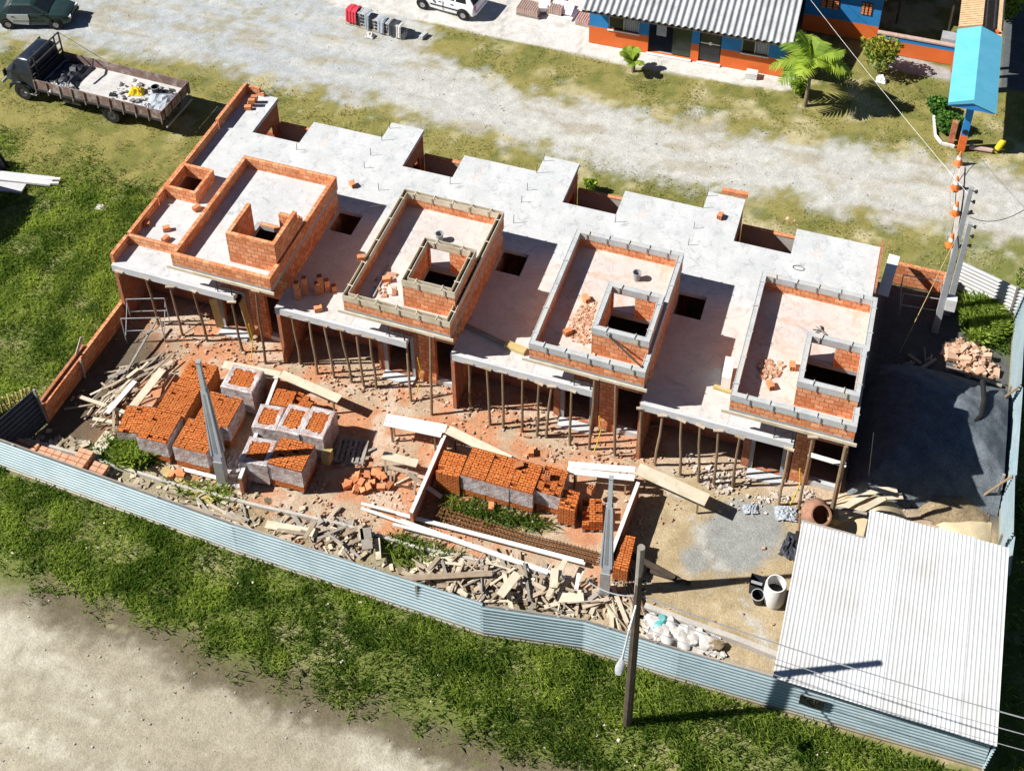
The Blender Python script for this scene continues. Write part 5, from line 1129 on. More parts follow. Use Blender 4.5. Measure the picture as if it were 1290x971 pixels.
    if doorpaint:
        m = MB(); s = -1; m.add([(x, s*y, z) for y in (.842, .80) for x, z in ((-.95, .36), (-.12, .28), (-.05, .58), (-.06, .9), (-1.15, .9), (-1.2, .72))], [tuple(range(6)), tuple(range(6, 12))]+[(k, (k+1) % 6, 6+(k+1) % 6, 6+k) for k in range(6)])
        o = m.build('rear_door', doorpaint, t); o['label'] = 'silver replacement rear door'
        m = MB(); m.box(-.95, -.78, -.86, -.842, .76, .80); m.build('handle', 'black_plastic', o)
        m = MB(); m.box(-1.05, -.1, -.855, -.842, .46, .49); m.build('trim_strip', 'steel_grey', o)
    m = MB(); m.tube([(-.9, 0, 1.4), (-1.1, 0, 1.75)], .008, 4); m.build('aerial', 'black_plastic', t)
    return t
car('parked_car', 'dark green saloon car with one silver rear door on the gravel', (-15.55, 16.5, 0), rad(17), True, 'car_green', 'car_silver')
car('parked_car', 'white hatchback car on the pale concrete pavement at the top', (4.56, 24.35, 0), rad(173.5), False, 'car_white')
# flatbed truck
t = thing('flatbed_truck', 'old dark blue flatbed truck with worn timber bed beside the gravel road', 'truck', (-7.2, 11.55, 0), PI+rad(-1.5))
m = MB(); m.box(-2.9, 6.0, -.45, -.3, .62, .84); m.box(-2.9, 6.0, .3, .45, .62, .84); m.box(-2.6, -2.45, -.3, .3, .66, .8); m.box(3.4, 3.55, -.3, .3, .66, .8); m.build('chassis', 'steel_dark', t)
bx0, bx1, hw = -2.98, 4.05, 1.18; zf = 1.08
m = MB(); n = 9
for k in range(n): m.box(bx0, bx1, -hw+2*hw*k/n+.004, -hw+2*hw*(k+1)/n-.004, zf-.06, zf+random.uniform(-.004, .004))
m.build('bed_floor', 'truck_floor', t)
for s in (-1, 1):
    m = MB(); [m.box(bx0, bx1, s*hw-(.03 if s > 0 else 0), s*hw+(.0 if s > 0 else .03), zf+.01+.13*k, zf+.125+.13*k) for k in range(4)]; sd = m.build('side_board', 'wood_truck', t)
    m = MB(); m.box(bx0, bx1, s*(hw+.015)-.02, s*(hw+.015)+.02, zf-.12, zf-.005); m.build('bed_rail', 'steel_dark', sd)
    for k in range(11): m = MB(); x = bx0+.05+k*(bx1-bx0-.1)/10; m.box(x-.03, x+.03, s*(hw+.03)-.02, s*(hw+.03)+.02, zf-.25, zf+.5); m.build('stake', 'wood_truck', sd)
m = MB(); [m.box(bx0-.03, bx0, -hw, hw, zf+.01+.13*k, zf+.125+.13*k) for k in range(4)]; tg = m.build('tailgate', 'wood_truck', t)
for y in (-1.0, -.4, .4, 1.0): m = MB(); m.box(bx0-.06, bx0-.03, y-.03, y+.03, zf-.2, zf+.52); m.build('hinge_strap', 'steel_dark', tg)
m = MB(); m.box(bx0-.12, bx0-.04, -1.1, 1.1, .55, .62); m.build('rear_bumper_bar', 'steel_grey', t)
m = MB(); [m.box(bx1-.03, bx1+.0, -hw, hw, zf+.01+.13*k, zf+.125+.13*k) for k in range(4)]; [m.box(bx1-.04, bx1+.02, y-.03, y+.03, zf, 2.75) for y in (-hw, -.8, .8, hw)]; [m.box(bx1-.04, bx1+.02, -hw, hw, z, z+.06) for z in (1.75, 2.2, 2.7)]; m.build('headboard_rack', 'steel_dark', t)
m = MB(); m.loft([[(4.12, -1.02, .75), (5.55, -1.02, .75), (5.55, 1.02, .75), (4.12, 1.02, .75)], [(4.12, -1.06, 1.5), (5.5, -1.06, 1.5), (5.5, 1.06, 1.5), (4.12, 1.06, 1.5)], [(4.16, -1.0, 2.2), (5.2, -.95, 2.2), (5.2, .95, 2.2), (4.16, 1.0, 2.2)], [(4.2, -.85, 2.42), (5.0, -.82, 2.42), (5.0, .82, 2.42), (4.2, .85, 2.42)], [(4.4, -.55, 2.5), (4.85, -.55, 2.5), (4.85, .55, 2.5), (4.4, .55, 2.5)]]); m.build('cab', 'truck_blue', t, smooth=True, bevel=.06)
m = MB(); m.loft([[(5.4, -.85, .8), (5.4, -.8, 1.45), (5.4, -.5, 1.56), (5.4, .5, 1.56), (5.4, .8, 1.45), (5.4, .85, .8)], [(6.0, -.75, .75), (6.0, -.68, 1.3), (6.0, -.4, 1.4), (6.0, .4, 1.4), (6.0, .68, 1.3), (6.0, .75, .75)], [(6.25, -.6, .75), (6.25, -.5, 1.1), (6.25, -.3, 1.18), (6.25, .3, 1.18), (6.25, .5, 1.1), (6.25, .6, .75)]]); m.build('bonnet', 'truck_blue', t, smooth=True, bevel=.05)
for s in (-1, 1):
    m = MB(); m.loft([[(x, s*.72, z), (x, s*1.1, z-.04)] + [(x, s*1.1, z-.1), (x, s*.72, z-.06)] for x, z in ((5.75, .55), (5.62, .9), (5.25, 1.1), (4.8, 1.1), (4.45, .9), (4.35, .6))]); m.build('mudguard', 'truck_blue', t, smooth=True)
    m = MB(); q = [(4.35, 1.58), (5.38, 1.58), (5.18, 2.12), (4.35, 2.12)]; m.add([(x, s*(1.075-.12*(z-1.5)/.7+dd), z) for dd in (0, -.03) for x, z in q], [(0, 1, 2, 3), (4, 5, 6, 7), (0, 1, 5, 4), (1, 2, 6, 5), (2, 3, 7, 6), (3, 0, 4, 7)]); m.build('side_window', 'glass_dark', t)
    m = MB(); m.lathe([(0, .0), (.12, .0), (.14, -.05), (0, -.1)], (6.28, s*.45, .95), 14, 'x'); m.build('headlight', 'lamp_glass', t)
    m = MB(); m.tube([(5.35, s*1.06, 1.7), (5.5, s*1.35, 1.75)], .015, 5); m.box(5.44, 5.5, s*1.35-.09, s*1.35+.09, 1.6, 1.95); m.build('mirror', 'black_plastic', t)
    m = MB(); m.box(4.2, 4.9, s*.95-.12, s*.95+.12, .45, .5); m.build('step', 'steel_grey', t)
    wheel(t, 5.0, s*.95, .48, .24, s, 'steel_dark'); wheel(t, 0, s*1.0, .5, .26, s, 'steel_dark'); wheel(t, 0, s*.68, .5, .26, s, 'steel_dark')
m = MB(); m.add([(5.56, -.92, 1.55), (5.56, .92, 1.55), (5.26, .85, 2.15), (5.26, -.85, 2.15), (5.5, -.92, 1.55), (5.5, .92, 1.55), (5.2, .85, 2.15), (5.2, -.85, 2.15)], [(0, 1, 2, 3), (4, 5, 6, 7), (0, 1, 5, 4), (1, 2, 6, 5), (2, 3, 7, 6), (3, 0, 4, 7)]); m.build('windscreen', 'glass_dark', t)
m = MB(); m.obox((6.3, 0, .6), (.1, 1.7, .16)); m.build('front_bumper', 'steel_grey', t, bevel=.03)
m = MB(); m.box(1.7, 2.7, .55, 1.05, .5, .98); m.build('fuel_tank', 'steel_dark', t)
m = MB(); m.box(1.5, 2.3, -1.16, -1.13, .62, .86); m.build('mud_flap', 'white_paint', t)
tr = t
def truckpt(x, y, z): return tr.matrix_basis @ Vector((x, y, z))
def crumple(name, label, cat, p, w, d, h, mat, rz=0, n=11):
    V = []
    for a in range(n):
        for b in range(n):
            x, y = (a/(n-1)-.5)*w, (b/(n-1)-.5)*d; e = 1-max(abs(a/(n-1)-.5), abs(b/(n-1)-.5))*2
            V.append((x*random.uniform(.93, 1.07), y*random.uniform(.93, 1.07), h*min(1, e*2.2)*random.uniform(.55, 1.05)+.01))
    m = MB(); m.add(V, [(a*n+b, (a+1)*n+b, (a+1)*n+b+1, a*n+b+1) for a in range(n-1) for b in range(n-1)]); return tag(m.build(name, mat, None, p, rz), label, cat)
bpy.context.view_layer.update()
tr.matrix_basis
crumple('tarpaulin', 'dark tarpaulin heaped behind the cab of the flatbed truck', 'tarpaulin', truckpt(3.05, -.05, zf), 1.7, 2.1, .35, 'tarp_dark')
for k, (x, y, mt) in enumerate([(2.7, .8, 'tarp_grey'), (2.4, .75, 'sack_white'), (2.95, .4, 'tarp_grey'), (3.2, .9, 'sack_white')]): crumple('sack', '%s sack from the cab along the near side of the truck bed' % NTH[[1, 3, 2, 0][k]], 'sack', truckpt(x, y, zf), .6, .5, .3, mt, 1)
crumple('tarpaulin', 'grey tarpaulin and rope at the tail end of the truck bed', 'tarpaulin', truckpt(-2.2, .2, zf), 1.2, 1.5, .22, 'tarp_grey', .3)
crumple('tarpaulin', 'green sheet on the near tail corner of the truck bed', 'tarpaulin', truckpt(-1.75, .75, zf), .7, .6, .25, 'block_grey', .3)
crumple('yellow_bag', 'bright yellow bag lying on the truck bed', 'bag', truckpt(-.75, -.12, zf), .75, .5, .36, 'yellow_plastic', .3)
t2 = bucket(truckpt(-1.6, -.45, zf), 'dark tin lying among the tools on the truck bed', .2, .35, 'tarp_dark', 'tin', 'tin')
pts = np.array([truckpt(random.uniform(-2.9, .3), random.uniform(-.9, 1.0), zf)[:2] for _ in range(170)]); chips('tool_scraps', pts, .03, .2, 'scrap_dark', 'scraps and small tools littering the tail half of the truck bed', 'scraps', z=zf)
m = MB(); P = [(2.25, -1.1, zf+.55), (1.95, -.6, zf+.5), (2.0, .2, zf+.45)]; m.tube([truckpt(*p) for p in P], .05, 6); tag(m.build('frame_bar', 'steel_dark'), 'dark angled metal frame leaning on the truck tarpaulin', 'frame')
m = MB(); m.tube([truckpt(4.0, -1.2, 2.7), truckpt(1.6, -1.22, zf+.5)], .012, 5); tag(m.build('tie_rope', 'steel_dark'), 'thin rope from the truck rack down to the far side board', 'rope')

# ================================================================== ACROSS THE ROAD
def waveroof(x0, x1, y0, z0, y1, z1, per, amp, th=.02):
    mb = MB(); n = int((x1-x0)/per*8); vs = []
    for t_ in (0, th):
        for k in range(n+1):
            x = x0+(x1-x0)*k/n; w = math.sin((x-x0)/per*2*PI)*amp+t_; vs += [(x, y0, z0+w), (x, y1, z1+w)]
    m = 2*(n+1); fs = []
    for o in (0, m): fs += [(o+2*k, o+2*k+1, o+2*k+3, o+2*k+2) for k in range(n)]
    fs += [(2*k, 2*k+2, m+2*k+2, m+2*k) for k in range(n)]+[(2*k+1, m+2*k+1, m+2*k+3, 2*k+3) for k in range(n)]
    mb.add(vs, fs); return mb
hs = thing('blue_orange_house', 'low house with grey corrugated roof, blue upper and orange lower walls', 'house', (12.4, 23.55, 0), rad(1.2))
Lh = 9.85; fr = lambda f: f*Lh
ops = [('window', .10, .26, 1.05, 2.1), ('porch', .31, .53, .06, 2.3), ('door', .57, .68, .06, 2.2), ('window', .78, .915, 1.05, 2.0)]
for (z0, z1, mt, nm) in ((0, 1.05, 'paint_orange', 'orange_wall'), (1.052, 2.6, 'paint_blue', 'blue_wall')):
    m = MB(); x = 0
    for k, a, b, p, q in ops:
        m.box(x, fr(a), 0, .16, z0, z1); lo, hi = max(z0, p), min(z1, q)
        if lo >= hi: m.box(fr(a), fr(b), 0, .16, z0, z1)
        else:
            if p > z0+.001: m.box(fr(a), fr(b), 0, .16, z0, p)
            if q < z1: m.box(fr(a), fr(b), 0, .16, q, z1)
        x = fr(b)
    m.box(x, Lh, 0, .16, z0, z1); m.box(0, .16, .162, 7.6, z0, z1); m.box(Lh-.16, Lh, .162, 7.6, z0, z1); m.box(.162, Lh-.162, 7.44, 7.6, z0, z1)
    m.build(nm, mt, hs)
for k, a, b, p, q in ops:
    if k == 'window':
        m = MB(); m.box(fr(a), fr(b), .08, .1, p, q); w = m.build('window', 'glass_dark', hs)
        f = MB(); f.box(fr(a)-.03, fr(b)+.03, -.05, .1, p-.06, p-.002); f.build('sill', 'white_paint', w)
        f = MB(); xm_ = (fr(a)+fr(b))/2; f.box(xm_-.03, xm_+.03, .05, .079, p, q); f.box(fr(a), fr(a)+.05, .05, .079, p, q); f.box(fr(b)-.05, fr(b), .05, .079, p, q); f.build('frame', 'steel_grey', w)
        f = MB(); n = 14; f.loft([[(xm_+.06+(fr(b)-xm_-.12)*i/n, .07+.012*(i % 2), z) for i in range(n+1)]+[(xm_+.06+(fr(b)-xm_-.12)*(n-i)/n, .076+.012*((n-i) % 2), z) for i in range(n+1)] for z in (p+.05, q-.02)]); f.build('curtain', 'tarp_grey', w)
    elif k == 'door':
        m = MB(); m.box(fr(a)+.05, fr(b)-.05, .08, .11, p+.05, q); d = m.build('door', 'glass_dark', hs); f = MB(); f.box(fr(a)+.05, fr(b)-.05, .06, .079, 1.15, 1.2); f.lathe([(0, -.02), (.1, -.02), (.1, .0)], ((fr(a)+fr(b))/2, .065, 1.2), 12, 'y'); f.build('door_bar', 'white_paint', d)
    else:
        m = MB(); m.box(fr(a)+1.2, fr(b), .1, .13, p+.05, q); m.build('glass_door', 'glass_green', hs); m = MB(); m.box(fr(a)+.35, fr(a)+.85, .25, .28, 1.0, 1.9); m.build('inner_panel', 'tarp_grey', hs)
    if k != 'window': m = MB(); m.box(fr(a)-.05, fr(b)+.05, -.12, .16, 0, .058); m.build('door_step', 'white_paint', hs)
m = MB(); m.box(.17, Lh-.17, .17, 7.43, 0, .05); m.build('floor', 'concrete_grey', hs)
waveroof(-.22, Lh/2+.02, -.75, 2.52, 4.1, 3.62, .32, .055).build('roof_sheet', 'fibre_cement', hs); waveroof(Lh/2+.0, Lh+.3, -.75, 2.53, 4.1, 3.63, .32, .055).build('roof_sheet', 'fibre_cement', hs)
waveroof(-.22, Lh+.3, 8.3, 2.6, 4.1, 3.62, .32, .055).build('roof_sheet', 'fibre_cement', hs)
m = MB(); m.box(-.22, Lh+.3, -.70, -.66, 2.32, 2.44); m.build('eave_board', 'wood_dark', hs)
m = MB(); m.box(Lh-1.75, Lh-1.2, -.62, -.2, 0, .3); tag(m.build('concrete_block_step', 'plaster_white', None, hs.location, rad(1.2)), 'small white block step at the foot of the orange wall', 'step')
h2 = thing('blue_house', 'blue house wall with two brick vents and an orange base, top right', 'house', (22.5, 28.0, 0))
for (z0, z1, mt, nm) in ((0, 1.0, 'paint_orange', 'orange_wall'), (1.002, 3.0, 'paint_blue', 'blue_wall')):
    m = MB(); m.box(0, 3.75, 0, .16, z0, z1); m.box(3.59, 3.75, .162, 6, z0, z1); m.box(0, .16, .162, 6, z0, z1); m.box(.162, 3.588, 5.84, 6, z0, z1); m.build(nm, mt, h2)
for xx in (.75, 2.75):
    m = MB(); w_ = .95 if xx < 1 else .55; m.box(xx, xx+w_, -.02, -.002, 1.6, 2.35); v = m.build('vent_opening', 'brick_hole', h2)
    m = MB()
    for a in range(3):
        for b in range(5): m.box(xx+.03+a*w_/3, xx+(a+.8)*w_/3, -.05, -.021, 1.63+b*.145, 1.63+b*.145+.09)
    m.build('vent_bricks', 'brick_loose', v)
m = MB(); m.loft([[(-.3, -.3, 3.0), (4.0, -.3, 3.0), (4.0, 6.3, 3.0), (-.3, 6.3, 3.0)], [(-.3, 2.9, 3.9), (4.0, 2.9, 3.9), (4.0, 3.1, 3.9), (-.3, 3.1, 3.9)]]); m.build('roof', 'tile_clay', h2)
m = MB(); m.box(-.2, 3.9, -.42, -.3, 2.96, 3.02); m.build('eave', 'white_paint', h2)
t = thing('garden_wall', 'low orange and blue garden wall between the blue house and the gate portal', 'wall', (26.3, 27.3, 0))
m = MB(); m.box(0, 3.9, 0, .15, 0, .82); m.build('orange_band', 'paint_orange', t); m = MB(); m.box(0, 3.9, 0, .15, .822, 1.1); m.build('blue_band', 'paint_blue', t); m = MB(); m.box(-.05, 3.95, -.05, .2, 1.102, 1.18); m.build('coping', 'tile_clay', t)
m = MB(); m.box(3.0, 4.0, .22, .9, 0, 1.35); tag(m.build('meter_housing', 'concrete_grey', None, (26.3, 27.3, 0)), 'pale concrete box behind the end of the garden wall', 'box')
t = thing('lean_to_shed', 'dark lean to roof behind the garden wall at the top edge', 'shed', (26.6, 30.0, 0))
m = MB(); m.loft([[(.3, -.2, 2.2), (3.2, -.2, 2.2), (3.2, 6, 2.9), (.3, 6, 2.9)], [(.3, -.2, 2.26), (3.2, -.2, 2.26), (3.2, 6, 2.96), (.3, 6, 2.96)]]); m.build('roof', 'steel_dark', t); m = MB(); [m.box(x, x+.1, y, y+.1, 0, 2.2) for x in (.4, 3.0) for y in (0, 5)]; m.build('posts', 'wood_dark', t)
# gate portal
t = thing('gate_portal', 'gate portal with a sky blue gabled canopy on blue and orange columns', 'gate', (30.88, 20.35, 0))
def gable(mb, y0, y1, hw, z0, zr, th=.14): mb.loft([[(-hw, y, z0), (0, y, zr), (hw, y, z0), (hw, y, z0-th), (0, y, zr-th*1.6), (-hw, y, z0-th)] for y in (y0, y1)]); return mb
gable(MB(), -.05, 5.75, 1.03, 3.0, 3.42).build('canopy', 'paint_sky', t)
m = MB(); m.loft([[(-1.0, y, 2.86), (0, y, 3.18), (1.0, y, 2.86), (1.0, y, 2.78), (-1.0, y, 2.78)] for y in (.02, .14)]); m.build('gable_end', 'paint_blue', t)
for y in (.62, 5.0):
    m = MB(); m.box(-.16, .16, y-.16, y+.16, 0, .9); m.build('column_base', 'paint_orange', t); m = MB(); m.box(-.155, .155, y-.155, y+.155, .902, 2.9); c = m.build('column', 'paint_blue', t)
    m = MB(); m.lathe([(0, -.02), (.13, -.02), (.13, .02), (0, .02)], (0, y-.17, 1.15), 12, 'y'); m.build('number_disc', 'black_plastic', c)
m = MB(); m.box(-.6, -.35, .75, 1.0, 0, 1.3); m.build('side_pier', 'brick_dull', t)
t = thing('tiled_roof', 'tan tiled roof with a black pergola behind the sky blue canopy', 'roof structure', (30.88, 26.3, 0))
m = MB(); m.loft([[(-.98, .0, 3.0), (.05, .0, 3.35), (.05, .0, 3.2), (-.98, .0, 2.85)], [(-.98, 7, 3.0), (.05, 7, 3.35), (.05, 7, 3.2), (-.98, 7, 2.85)]]); m.build('tiled_slope', 'tile_rows', t) if False else m.build('tiled_slope', 'roof_tile_tan', t)
m = MB()
for k in range(34):
    y = k*.2; m.loft([[(-1.0, y, 3.03), (.05, y, 3.38), (.05, y+.02, 3.35), (-1.0, y+.02, 3.0)], [(-1.0, y+.17, 3.0), (.05, y+.17, 3.352), (.05, y+.17, 3.34), (-1.0, y+.17, 2.99)]])
m.build('tile_courses', 'roof_tile_tan', t)
for k in range(3): m = MB(); x = .2+k*.38; m.box(x-.035, x+.035, 0, 7, 3.2, 3.28); m.build('pergola_bar', 'steel_dark', t)
m = MB(); m.box(.08, 1.05, 0, 7, 2.6, 2.7); m.build('lower_deck', 'roof_tile_tan', t); m = MB(); [m.box(x-.08, x+.08, y-.08, y+.08, 0, 2.84) for x in (-.8, .8) for y in (.5, 6.5)]; m.build('posts', 'paint_orange', t)
# cones and barrier in front of the gate
def cone(p, label, tilt=0):
    t = thing('traffic_cone', label, 'traffic cone', p, 0, 'traffic cones across the road'); t.rotation_euler = (tilt, tilt*.5, random.uniform(0, 1))
    m = MB(); m.box(-.19, .19, -.19, .19, 0, .045); m.build('base', 'cone_orange', t)
    m = MB(); m.lathe([(.19, .046), (.12, .32)], n=16); m.lathe([(.085, .48), (.04, .75), (.0, .75)], n=16); m.build('cone_body', 'cone_orange', t, smooth=True)
    m = MB(); m.lathe([(.12, .32), (.085, .48)], n=16); m.build('white_band', 'white_paint', t, smooth=True)
cone(g(1207, 207, 0), 'traffic cone nearest the gate portal, topmost in the row'); cone(g(1203, 238, 0), 'second traffic cone from the gate on the gravel road'); cone(g(1203, 270, 0), 'third traffic cone from the gate, low on the gravel road'); cone(g(1197, 310, 0), 'traffic cone nearest the masts, bottom of the row')
wire('barrier_rope', 'thin rope strung along the row of traffic cones', [g(1207, 207, 0)+Vector((0, 0, .7)), g(1203, 238, 0)+Vector((-.25, 0, .3)), g(1203, 270, 0)+Vector((-.25, 0, .3)), g(1197, 310, 0)+Vector((-.2, 0, .2))], .015, 'steel_grey', .05, 'rope')
m = MB(); L = [g(1212, 210, 0), g(1210, 245, 0), g(1202, 300, 0), g(1200, 330, 0)]
for a, b in zip(L, L[1:]): m.beam(a+Vector((0, 0, .0)), b+Vector((0, 0, .0)), .2, .08)
tag(m.build('speed_hump', 'plaster_rough'), 'narrow pale concrete strip across the gravel road beside the cones', 'road hump')
t = thing('bollard', 'tilted yellow bollard at the end of a pink barrier kerb', 'bollard', g(1254, 191, 0)); t.rotation_euler = (0, .3, 0)
m = MB(); m.lathe([(.0, 0), (.14, 0), (.14, .72), (.10, .78), (0, .78)], n=16); m.build('post', 'yellow_plastic', t, smooth=True); m = MB(); m.lathe([(.145, .1), (.145, .2)], n=16); m.build('base_band', 'steel_dark', t)
a, b = g(1221, 185, .12), g(1250, 190, .12); m = MB(); m.tube([a, b], [.13, .11], 8); tag(m.build('fallen_post', 'tile_clay', smooth=True), 'pinkish post lying on the grass beside the yellow bollard', 'post')
# stacked grey blocks under a red cloth
t = thing('block_stack', 'long stack of grey concrete blocks with hollow faces on the gravel', 'block stack', g(437, 30, 0), rad(-6)); bs = t
m = MB()
for a in range(8):
    for b in range(3):
        for c in range(4 if a < 3 else 3 if a < 7 else 1):
            x, y, z = a*.41, b*.2, .1+c*.2
            j = random.uniform(-.02, .02); m.box(x+j, x+j+.385, y+j, y+j+.18, z, z+.19)
m.build('blocks', 'block_grey', t)
m = MB()
for a in range(8):
    for c in range(4 if a < 3 else 3 if a < 7 else 1):
        for s in (.05, .215): m.box(a*.41+s, a*.41+s+.12, -.025, -.012, .14+c*.2, .26+c*.2)
m.build('block_cells', 'black_plastic', t)
m = MB(); m.box(-.05, 3.3, -.05, .6, 0, .095); m.build('pallet_base', 'wood_pale', t)
bpy.context.view_layer.update()
def bspt(x, y, z): return bs.matrix_basis @ Vector((x, y, z))
m = MB(); n = 8; V = []
for i in range(n):
    for (yy, zz) in ((-.12, .25), (-.09, .55), (-.05, .9), (.2, .97), (.55, .95)): V.append((.02+.62*i/(n-1), yy-.04*(i % 2), zz+random.uniform(-.03, .03)))
m.add(V, [(i*5+j, (i+1)*5+j, (i+1)*5+j+1, i*5+j+1) for i in range(n-1) for j in range(4)]); tag(m.build('red_cloth', 'red_cloth', None, bs.location, rad(-6)), 'red cloth draped over the left end of the block stack', 'cloth')
for k, (x, w_, mt, lab) in enumerate([(1.15, .25, 'tarp_grey', 'narrow grey green cloth hanging on the block stack'), (1.9, .35, 'tarp_grey', 'grey cloth hanging at the middle of the block stack'), (2.55, .5, 'tarp_dark', 'dark jacket like cloth hanging near the right end of the block stack'), (2.95, .3, 'sack_white', 'pale sheet over the right end of the block stack')]):
    m = MB(); V = []
    hh = .9 if x < 1.3 else .74
    for i in range(5):
        for (yy, zz) in ((-.12, .1), (-.09, .4), (-.05, hh), (.2, hh+.03), (.5, hh)): V.append((x+w_*i/4, yy-.03*(i % 2), zz+random.uniform(-.04, .04)))
    m.add(V, [(i*5+j, (i+1)*5+j, (i+1)*5+j+1, i*5+j+1) for i in range(4) for j in range(4)]); tag(m.build('hanging_cloth', mt, None, bs.location, rad(-6)), lab, 'cloth')
crumple('plastic_bag', 'white plastic bag on the gravel before the block stack', 'bag', g(466, 46, 0), .5, .4, .22, 'sack_white'); crumple('plastic_bag', 'crumpled pale bag at the right end of the block stack', 'bag', g(506, 46, 0), .5, .5, .35, 'sack_white')
board('block_piece', 'single pale block lying beyond the right end of the block stack', g(530, 48, .1), g(537, 42, .1), .2, .19, 'block_grey', cat='block')
# tile pallets at the top edge
for k, (u, v, lx, ly, h_, lab) in enumerate([(668, 10, 1.25, .9, .45, 'pallet of pinkish clay roof tiles at the top edge, leftmost'), (703, 8, .9, 1.1, .5, 'pallet of clay roof tiles behind the white slabs at the top edge'), (737, 22, .8, .8, .3, 'low pallet of clay roof tiles against the blue house corner')]):
    p = g(u, v, .3); t = thing('tile_pallet', lab, 'tile pallet', (p.x, p.y, 0), -.05, 'roof tile pallets'); m = MB()
    for a in range(int(lx/.12)): m.loft([[(-lx/2+a*.12, y, .12), (-lx/2+a*.12+.1, y, .12), (-lx/2+a*.12+.1, y, h_-.02), (-lx/2+a*.12+.05, y, h_+.02), (-lx/2+a*.12, y, h_-.02)] for y in (-ly/2, ly/2)])
    m.build('tiles', 'tile_clay', t); m = MB(); m.box(-lx/2, lx/2, -ly/2, ly/2, 0, .1); m.build('pallet_base', 'wood_grey', t)
p = g(710, 17, 0); t = thing('slab_pallet', 'white slabs leaning on a pallet at the top edge', 'slab pallet', (p.x, p.y, 0), -.1); m = MB(); m.box(-.65, .65, -.5, .5, 0, .1); m.build('pallet_base', 'wood_white', t)
for k in range(3): m = MB(); m.obox((-.42+.4*k, -.05, .42), (.36, .7, .05), 0, .6); m.build('slab', 'white_paint', t)
board('white_board', 'tall white board standing between the tile pallets', g(686, 13, .3), g(686, -2, .5), .6, .3, 'white_paint', cat='panel')

# ================================================================== PLANTS
def leafcloud(name, mat, n, R, c, parent, size=(.06, .14), squash=1.):
    u = RNG.normal(size=(n, 3)); u /= np.linalg.norm(u, axis=1)[:, None]; r = RNG.random(n)**.45
    lump = 1+.45*(fbm(u[:, 0]*1.7+3+c[0], u[:, 1]*1.7+u[:, 2]*1.3+5, 1.2)-.5)*2
    P = u*(r*lump)[:, None]*np.array([R, R, R*squash])+np.array(c); s = size[0]+(size[1]-size[0])*RNG.random(n)
    a = RNG.normal(size=(n, 3)); a /= np.linalg.norm(a, axis=1)[:, None]; b = np.cross(a, RNG.normal(size=(n, 3))); b /= np.linalg.norm(b, axis=1)[:, None]
    V = np.stack([P-a*s[:, None], P+b*s[:, None]*.5, P+a*s[:, None], P-b*s[:, None]*.5], 1)
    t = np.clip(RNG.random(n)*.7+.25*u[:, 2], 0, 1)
    return npmesh(name, V.reshape(-1, 3), np.arange(n*4).reshape(n, 4), mat, tint=np.repeat(t, 4), parent=parent)
def shrub(label, p, R, h, mat, n, name='shrub'):
    t = thing(name, label, 'shrub', p)
    leafcloud('foliage', mat, n, R, (0, 0, h), t, squash=.85)
    m = MB()
    for k in range(5): a = k*1.3; m.tube([(0, 0, -.05), (R*.3*math.cos(a), R*.3*math.sin(a), h*.6), (R*.6*math.cos(a), R*.6*math.sin(a), h*1.1)], [.04, .025, .01], 5)
    m.build('stems', 'trunk', t); return t
shrub('loose autumn tinted shrub before the garden wall', g(1106, 92, 0), .95, 1.35, 'leaf_autumn', 1500)
shrub('round dark green bush beside the gate column, upper of two', g(1180, 142, 0), .5, .5, 'leaf_dark', 1300); shrub('round dark green bush beside the gate column, lower of two', g(1194, 165, 0), .6, .55, 'leaf_dark', 1700)
shrub('bright green bush at the top right behind the tiled roof', g(1266, 22, 0), .8, .8, 'leaf_palm', 1300)
m = MB(); L = [g(u, v, 0) for u, v in [(1176, 148), (1178, 172), (1186, 182), (1202, 186)]]
for a, b in zip(L, L[1:]): m.beam(a+Vector((0, 0, .06)), b+Vector((0, 0, .06)), .1, .14)
tag(m.build('bed_edging', 'plaster_white'), 'low white edging round the bushes by the gate', 'edging')
for (Pp, lab, n_) in [([(1210, 385), (1275, 390), (1275, 440), (1230, 440)], 'rank green weeds in the back corner behind the broken bricks', 9), ([(120, 560), (150, 545), (195, 560), (200, 585), (150, 590)], 'bright grass tussock left of the left brick column', 8)]:
    P = PX(Pp)
    for k in range(n_):
        while True:
            x = random.uniform(min(p[0] for p in P), max(p[0] for p in P)); y = random.uniform(min(p[1] for p in P), max(p[1] for p in P))
            if float(sd_poly(np.array([x]), np.array([y]), P)[0]) > 0: break
        n = 420; a = RNG.random(n)*2*PI; r = RNG.random(n)*.45; pts = np.stack([x+r*np.cos(a), y+r*np.sin(a)], 1)
        b = blades('weed_tussock', pts, .2, .6, .045, 'blade', lab, lambda p: .25, .9, 'weeds'); del b['kind']; b['group'] = 'weed tussocks '+('in the back corner' if n_ == 9 else 'by the brick column')
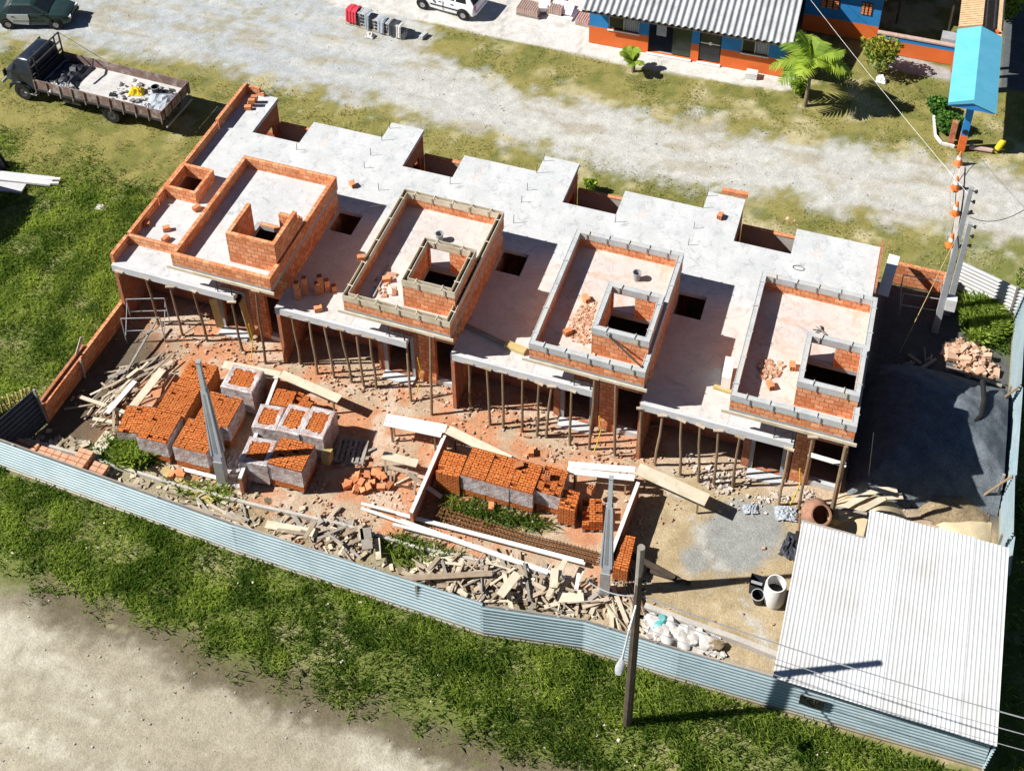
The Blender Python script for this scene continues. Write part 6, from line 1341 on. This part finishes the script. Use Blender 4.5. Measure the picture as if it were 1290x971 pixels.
def frond(V, F, T, o, az, el, L, nl, lw, ll, droop, tint):
    o = Vector(o); d0 = Vector((math.cos(az)*math.cos(el), math.sin(az)*math.cos(el), math.sin(el))); pts = []
    for k in range(nl+1):
        s = k/nl; pts.append(o+d0*L*s+Vector((0, 0, -droop*L*s*s)))
    for k in range(1, nl):
        d = (pts[k+1]-pts[k-1]).normalized(); side = d.cross(Vector((0, 0, 1))).normalized(); s = k/nl; q = math.sin(PI*min(1, .12+.88*s))**.6*ll
        for sg_ in (-1, 1):
            tip = pts[k]+side*sg_*q+d*q*.55-Vector((0, 0, q*(.18+.25*random.random()))); i = len(V); w = d*lw*.5
            mid = pts[k].lerp(tip, .5)+Vector((0, 0, q*.04))
            V += [tuple(pts[k]-w), tuple(pts[k]+w), tuple(mid+w*.9), tuple(mid-w*.9), tuple(tip)]; F += [(i, i+1, i+2, i+3), (i+3, i+2, i+4, i+4)]; tt = min(1, max(0, tint+random.uniform(-.2, .2))); T += [tt]*5
    i = len(V)
    for k in range(nl+1): V += [tuple(pts[k]-Vector((0, 0, .0))+Vector((.02, .0, 0))), tuple(pts[k]-Vector((.02, 0, 0)))]; T += [.9, .9]
    F += [(i+2*k, i+2*k+1, i+2*k+3, i+2*k+2) for k in range(nl)]
def palm(label, p, h, nf, L, lo=.15, hi=1.25, ll=.45, seed=1):
    random.seed(seed); t = thing('palm_tree', label, 'palm tree', p)
    m = MB(); m.tube([(0, 0, -.1), (.03, .02, h*.5), (0, 0, h)], [.11, .085, .07], 9); m.build('trunk', 'trunk', t, smooth=True)
    V, F, T = [], [], []
    for k in range(nf):
        az = k*2.4+random.uniform(-.3, .3); el = random.uniform(lo, hi); frond(V, F, T, (0, 0, h-.05), az, el, L*random.uniform(.8, 1.1), 15, .13, ll, random.uniform(.35, .6), random.uniform(.25, .8))
    npmesh('crown', V, np.array([f for f in F]), 'leaf_palm', tint=T, parent=t)
    return t
palm('tall bright palm with drooping fronds at the right corner of the corrugated roof house', g(1014, 133, 0), 2.7, 15, 2.3, .2, 1.4, ll=.62, seed=4)
palm('small young palm at the pavement edge before the glass porch', g(797, 90, 0), .6, 8, 1.35, .8, 1.45, ll=.3, seed=8)
shrub('small leafy sapling at the back of the third light well', g(744, 242, 0), .3, .5, 'leaf_palm', 350, 'sapling')
shrub('low banana like shoot at the foot of the tall palm', g(1006, 120, 0), .45, .6, 'leaf_palm', 500, 'palm_shoot')
crumple('white_stone', 'white stone on the grass between the tall palm and the gate', 'stone', g(1110, 102, 0), .5, .45, .3, 'white_paint'); crumple('plaster_lump', 'small white scrap lying in the left field', 'scrap', g(127, 262, 0), .5, .35, .15, 'sack_white')

# ================================================================== LIGHT, SKY, CAMERA
w = bpy.data.worlds.new('World'); scene.world = w; w.use_nodes = True; nt = w.node_tree
sk = nt.nodes.new('ShaderNodeTexSky'); sk.sky_type = 'NISHITA'; sk.sun_disc = False; sk.sun_elevation = rad(SUN_EL); sk.sun_rotation = rad(90-(SUN_AZ+180))
sk.air_density = .5; sk.dust_density = .0; sk.ozone_density = 1.0
bg = nt.nodes['Background']; nt.links.new(sk.outputs[0], bg.inputs[0]); bg.inputs[1].default_value = .05
ld = bpy.data.lights.new('Sun', 'SUN'); ld.energy = 5; ld.angle = rad(.5); ld.color = (1, .965, .91)
lo = bpy.data.objects.new('Sun', ld); COL.objects.link(lo)
dv = Vector((math.cos(rad(SUN_EL))*math.cos(rad(SUN_AZ)), math.cos(rad(SUN_EL))*math.sin(rad(SUN_AZ)), -math.sin(rad(SUN_EL)))); lo.rotation_euler = dv.to_track_quat('-Z', 'Y').to_euler()
cd = bpy.data.cameras.new('Camera'); cam = bpy.data.objects.new('Camera', cd); COL.objects.link(cam)
R = Matrix((CR, CU, -CF)).transposed().to_4x4(); cam.matrix_world = Matrix.Translation(CAM) @ R
cd.sensor_width = 36; cd.sensor_fit = 'HORIZONTAL'; cd.lens = 36*FPX/1290; cd.shift_x = 0; cd.shift_y = PPY/1290; cd.clip_end = 3000; cd.clip_start = .5
scene.camera = cam
vs_ = scene.view_settings; vs_.view_transform = 'Standard'; vs_.look = 'None'; vs_.exposure = .75; vs_.gamma = 1; vs_.use_curve_mapping = False
